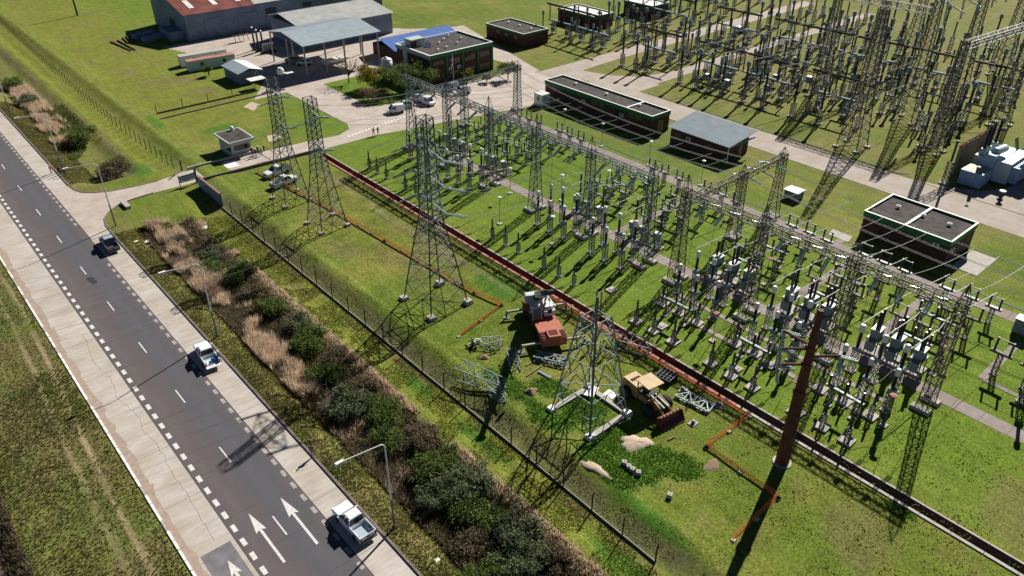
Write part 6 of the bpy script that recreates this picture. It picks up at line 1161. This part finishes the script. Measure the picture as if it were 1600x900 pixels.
# ------------------------------------------------------------------ people
def cloth_mat(name, trousers, shirt):
    m_ = bpy.data.materials.new(name); m_.use_nodes = True; n = m_.node_tree.nodes; l = m_.node_tree.links; b = n['Principled BSDF']; b.inputs['Roughness'].default_value = .85
    tc = n.new('ShaderNodeTexCoord'); sp = n.new('ShaderNodeSeparateXYZ'); l.new(tc.outputs['Object'], sp.inputs[0]); mp = n.new('ShaderNodeMapRange'); mp.inputs[2].default_value = 2.0; l.new(sp.outputs[2], mp.inputs[0]); r = n.new('ShaderNodeValToRGB'); r.color_ramp.interpolation = 'CONSTANT'; l.new(mp.outputs[0], r.inputs[0])
    e = r.color_ramp.elements; e[0].position = 0; e[0].color = (.015,.012,.01,1); e[1].position = .05; e[1].color = (*trousers,1)
    for p_, c in ((.46, shirt), (.735, (.32,.19,.13))): q = e.new(p_); q.color = (*c,1)
    l.new(r.outputs[0], b.inputs['Base Color']); return m_
def person(label, x, y, rz, trousers, shirt, head='hair', vest=None, z=0, pose=0, h=1.75):
    t = thing('person', label, 'person', (x, y, z), rz); k = h/1.75
    st = .12+.06*pose; V = {'pel':(0,0,.95),'waist':(0,0,1.1),'chest':(0,.02,1.33),'neck':(0,.02,1.48),'headb':(0,.03,1.56),'head':(0,.04,1.68)}
    for s_, sd in ((-1,'l'),(1,'r')): V.update({'hip'+sd:(s_*.1,0,.9),'knee'+sd:(s_*.11,s_*st*.6+.03,.5),'ank'+sd:(s_*.12,s_*st,.1),'toe'+sd:(s_*.13,s_*st+.17,.05),'sh'+sd:(s_*.2,.0,1.41),'elb'+sd:(s_*.27,.04+.1*pose,1.13),'wri'+sd:(s_*.24,.16+.14*pose,.92),'hand'+sd:(s_*.23,.22+.16*pose,.86)})
    E_ = [('pel','waist'),('waist','chest'),('chest','neck'),('neck','headb'),('headb','head')]
    for sd in 'lr': E_ += [('pel','hip'+sd),('hip'+sd,'knee'+sd),('knee'+sd,'ank'+sd),('ank'+sd,'toe'+sd),('chest','sh'+sd),('sh'+sd,'elb'+sd),('elb'+sd,'wri'+sd),('wri'+sd,'hand'+sd)]
    rad = {'pel':.155,'waist':.14,'chest':.17,'neck':.065,'headb':.085,'head':.10,'hip':.1,'knee':.07,'ank':.05,'toe':.045,'sh':.08,'elb':.052,'wri':.038,'hand':.04}
    names = list(V); me = bpy.data.meshes.new('body'); me.from_pydata([tuple(c*k for c in V[n_]) for n_ in names], [(names.index(a), names.index(b_)) for a, b_ in E_], []); o = put(me, 'body', t)
    md = o.modifiers.new('skin', 'SKIN'); sk = me.skin_vertices[0].data
    for i, n_ in enumerate(names):
        rr = rad.get(n_, rad.get(n_[:-1], .06))*k; sk[i].radius = (rr, rr*.85); sk[i].use_root = (n_ == 'pel')
    o.modifiers.new('sub', 'SUBSURF').levels = 1; o.modifiers['sub'].render_levels = 1; me.materials.append(cloth_mat('clothes', trousers, shirt))
    if head == 'hair': MB().lathe([(.1,1.66),(.115,1.72),(.09,1.79),(.02,1.81)], (0,.02,0), 10).build('hair', 'hair', t, smooth=True)
    else: MB().lathe([(.155,1.70),(.13,1.71),(.125,1.78),(.08,1.85),(.02,1.87)], (0,.04,0), 12).build('helmet', head, t, smooth=True)
    if vest: MB().lathe([(.19,1.0),(.2,1.15),(.215,1.34),(.17,1.46)], (0,.01,0), 12).build('vest', vest, t, smooth=True)
    return t
DK, NV, GY, BL = (.02,.02,.025), (.025,.035,.08), (.12,.12,.12), (.06,.10,.25)
def at(px, py): return P(px, py)
person('person in orange vest and orange helmet, first of three at roadside', *at(81,271), R(60), NV, GY, 'helmety', 'hivor'); person('person in black clothes, middle of three at the roadside', *at(94,273), R(200), DK, DK, 'hair'); person('person in black clothes standing right of the roadside group', *at(102,274), R(180), DK, DK, 'hair')
person('person in blue shirt and white helmet at the lowered tailgate', *at(344,566), R(100), NV, BL, 'helmet', pose=1); person('person with black hair and grey clothes standing on roadside kerb', *at(489,713), R(150), GY, GY, 'hair')
person('person in dark clothes walking on driveway, left of two', *at(584,212), R(-60), DK, NV, 'hair', pose=1); person('person in dark clothes walking on driveway, right of two', *at(591,211), R(-60), DK, DK, 'hair', pose=1)
for px, py, lb, c in ((395,243,'person in white helmet nearest the guard house wall',DK),(400,245,'second person in white helmet beside the guard house',NV),(404,241,'third person in white helmet beside the guard house',DK),(409,243,'fourth person in white helmet, grey shirt, beside guard house',GY)): person(lb, *at(px,py), random.random()*6, NV, c, 'helmet')
person('worker in green vest standing between crane and trench', *at(893,494), R(200), DK, GY, 'helmet', 'hivis'); person('worker in green vest inside the unfinished tower, left one', *at(919,548), R(160), NV, GY, 'helmet', 'hivis', pose=1); person('worker in green vest inside the unfinished tower, right one', *at(937,552), R(200), NV, GY, 'helmety', 'hivis', pose=1); person('worker in dark clothes behind the unfinished tower', *at(946,556), R(120), DK, DK, 'hair')

# ------------------------------------------------------------------ stored gear near the warehouse, bare patches
for i, (px, py, hh_) in enumerate(((399,78,6.0),(405,80,5.6),(412,79,5.2))):
    x_, y_ = P(px, py); t = thing('stored_bushing', 'tall dark bushing stored upright before the warehouse, %s from the left' % ORD[i], 'bushing', (x_, y_, 0), 0, 'stored bushings'); MB().box(-.6,.6,-.6,.6,0,.5).build('base_frame', 'dark', t); ribs(MB(),.5,hh_,.3,9,pitch=.3).build('insulator', 'porcelain', t); MB().lathe([(.25,hh_),(.3,hh_+.2),(.1,hh_+.4)], n=8).build('cap', 'bus', t)
x_, y_ = P(378,64); t = thing('insulator_rack', 'timber rack holding a row of small dark insulators before warehouse', 'rack', (x_, y_, 0))
MB().box(-2.2,2.2,-.5,.5,1.6,1.75).build('shelf', 'timber', t)
for k in range(4): MB().bar((-2.0+k*1.33,-.4,0),(-2.0+k*1.33,.4,1.6),.12).build('leg', 'timber', t)
for k in range(7): ribs(MB(),1.75,3.3,.16,7,(-1.9+k*.63,0),.2).lathe([(.1,3.3),(.14,3.4),(.06,3.5)],(-1.9+k*.63,0,0),7).build('insulator', 'porcelain', t)
x_, y_ = P(420,82); t = thing('spare_parts_stack', 'pale wrapped insulators stacked on a low frame beside stored bushings', 'stack', (x_, y_, 0)); MB().box(-1.8,1.8,-1.0,1.0,0,.6).build('frame', 'dark', t)
for k in range(5): MB().lathe([(.25,.6),(.3,.9),(.3,2.4),(.15,2.6)], (-1.4+k*.7,0,0), 8).build('wrapped_insulator', 'greyporc', t)
for i, (a, b_) in enumerate((((173,66),(205,80)),((184,64),(212,79)),((192,60),(200,68)),((197,57),(206,69)))):
    p, q = P(*a), P(*b_); tag(MB().tube((0,0,.22),(q[0]-p[0],q[1]-p[1],.22),.2,.16,7).build('old_pole', 'bark', None, (p[0],p[1],0)), 'old timber pole lying on the field left of warehouse, %s of four' % ORD[i], 'pole', 'old poles on the field')
tag(MB().slab([P(380,167),P(393,159),P(408,164),P(396,173)], -.1, .015).build('bare_patch', 'sand'), kind='structure'); tag(MB().slab([P(417,212),P(436,209),P(441,215),P(420,222)], -.1, .012).build('bare_patch', 'sand'), kind='structure')
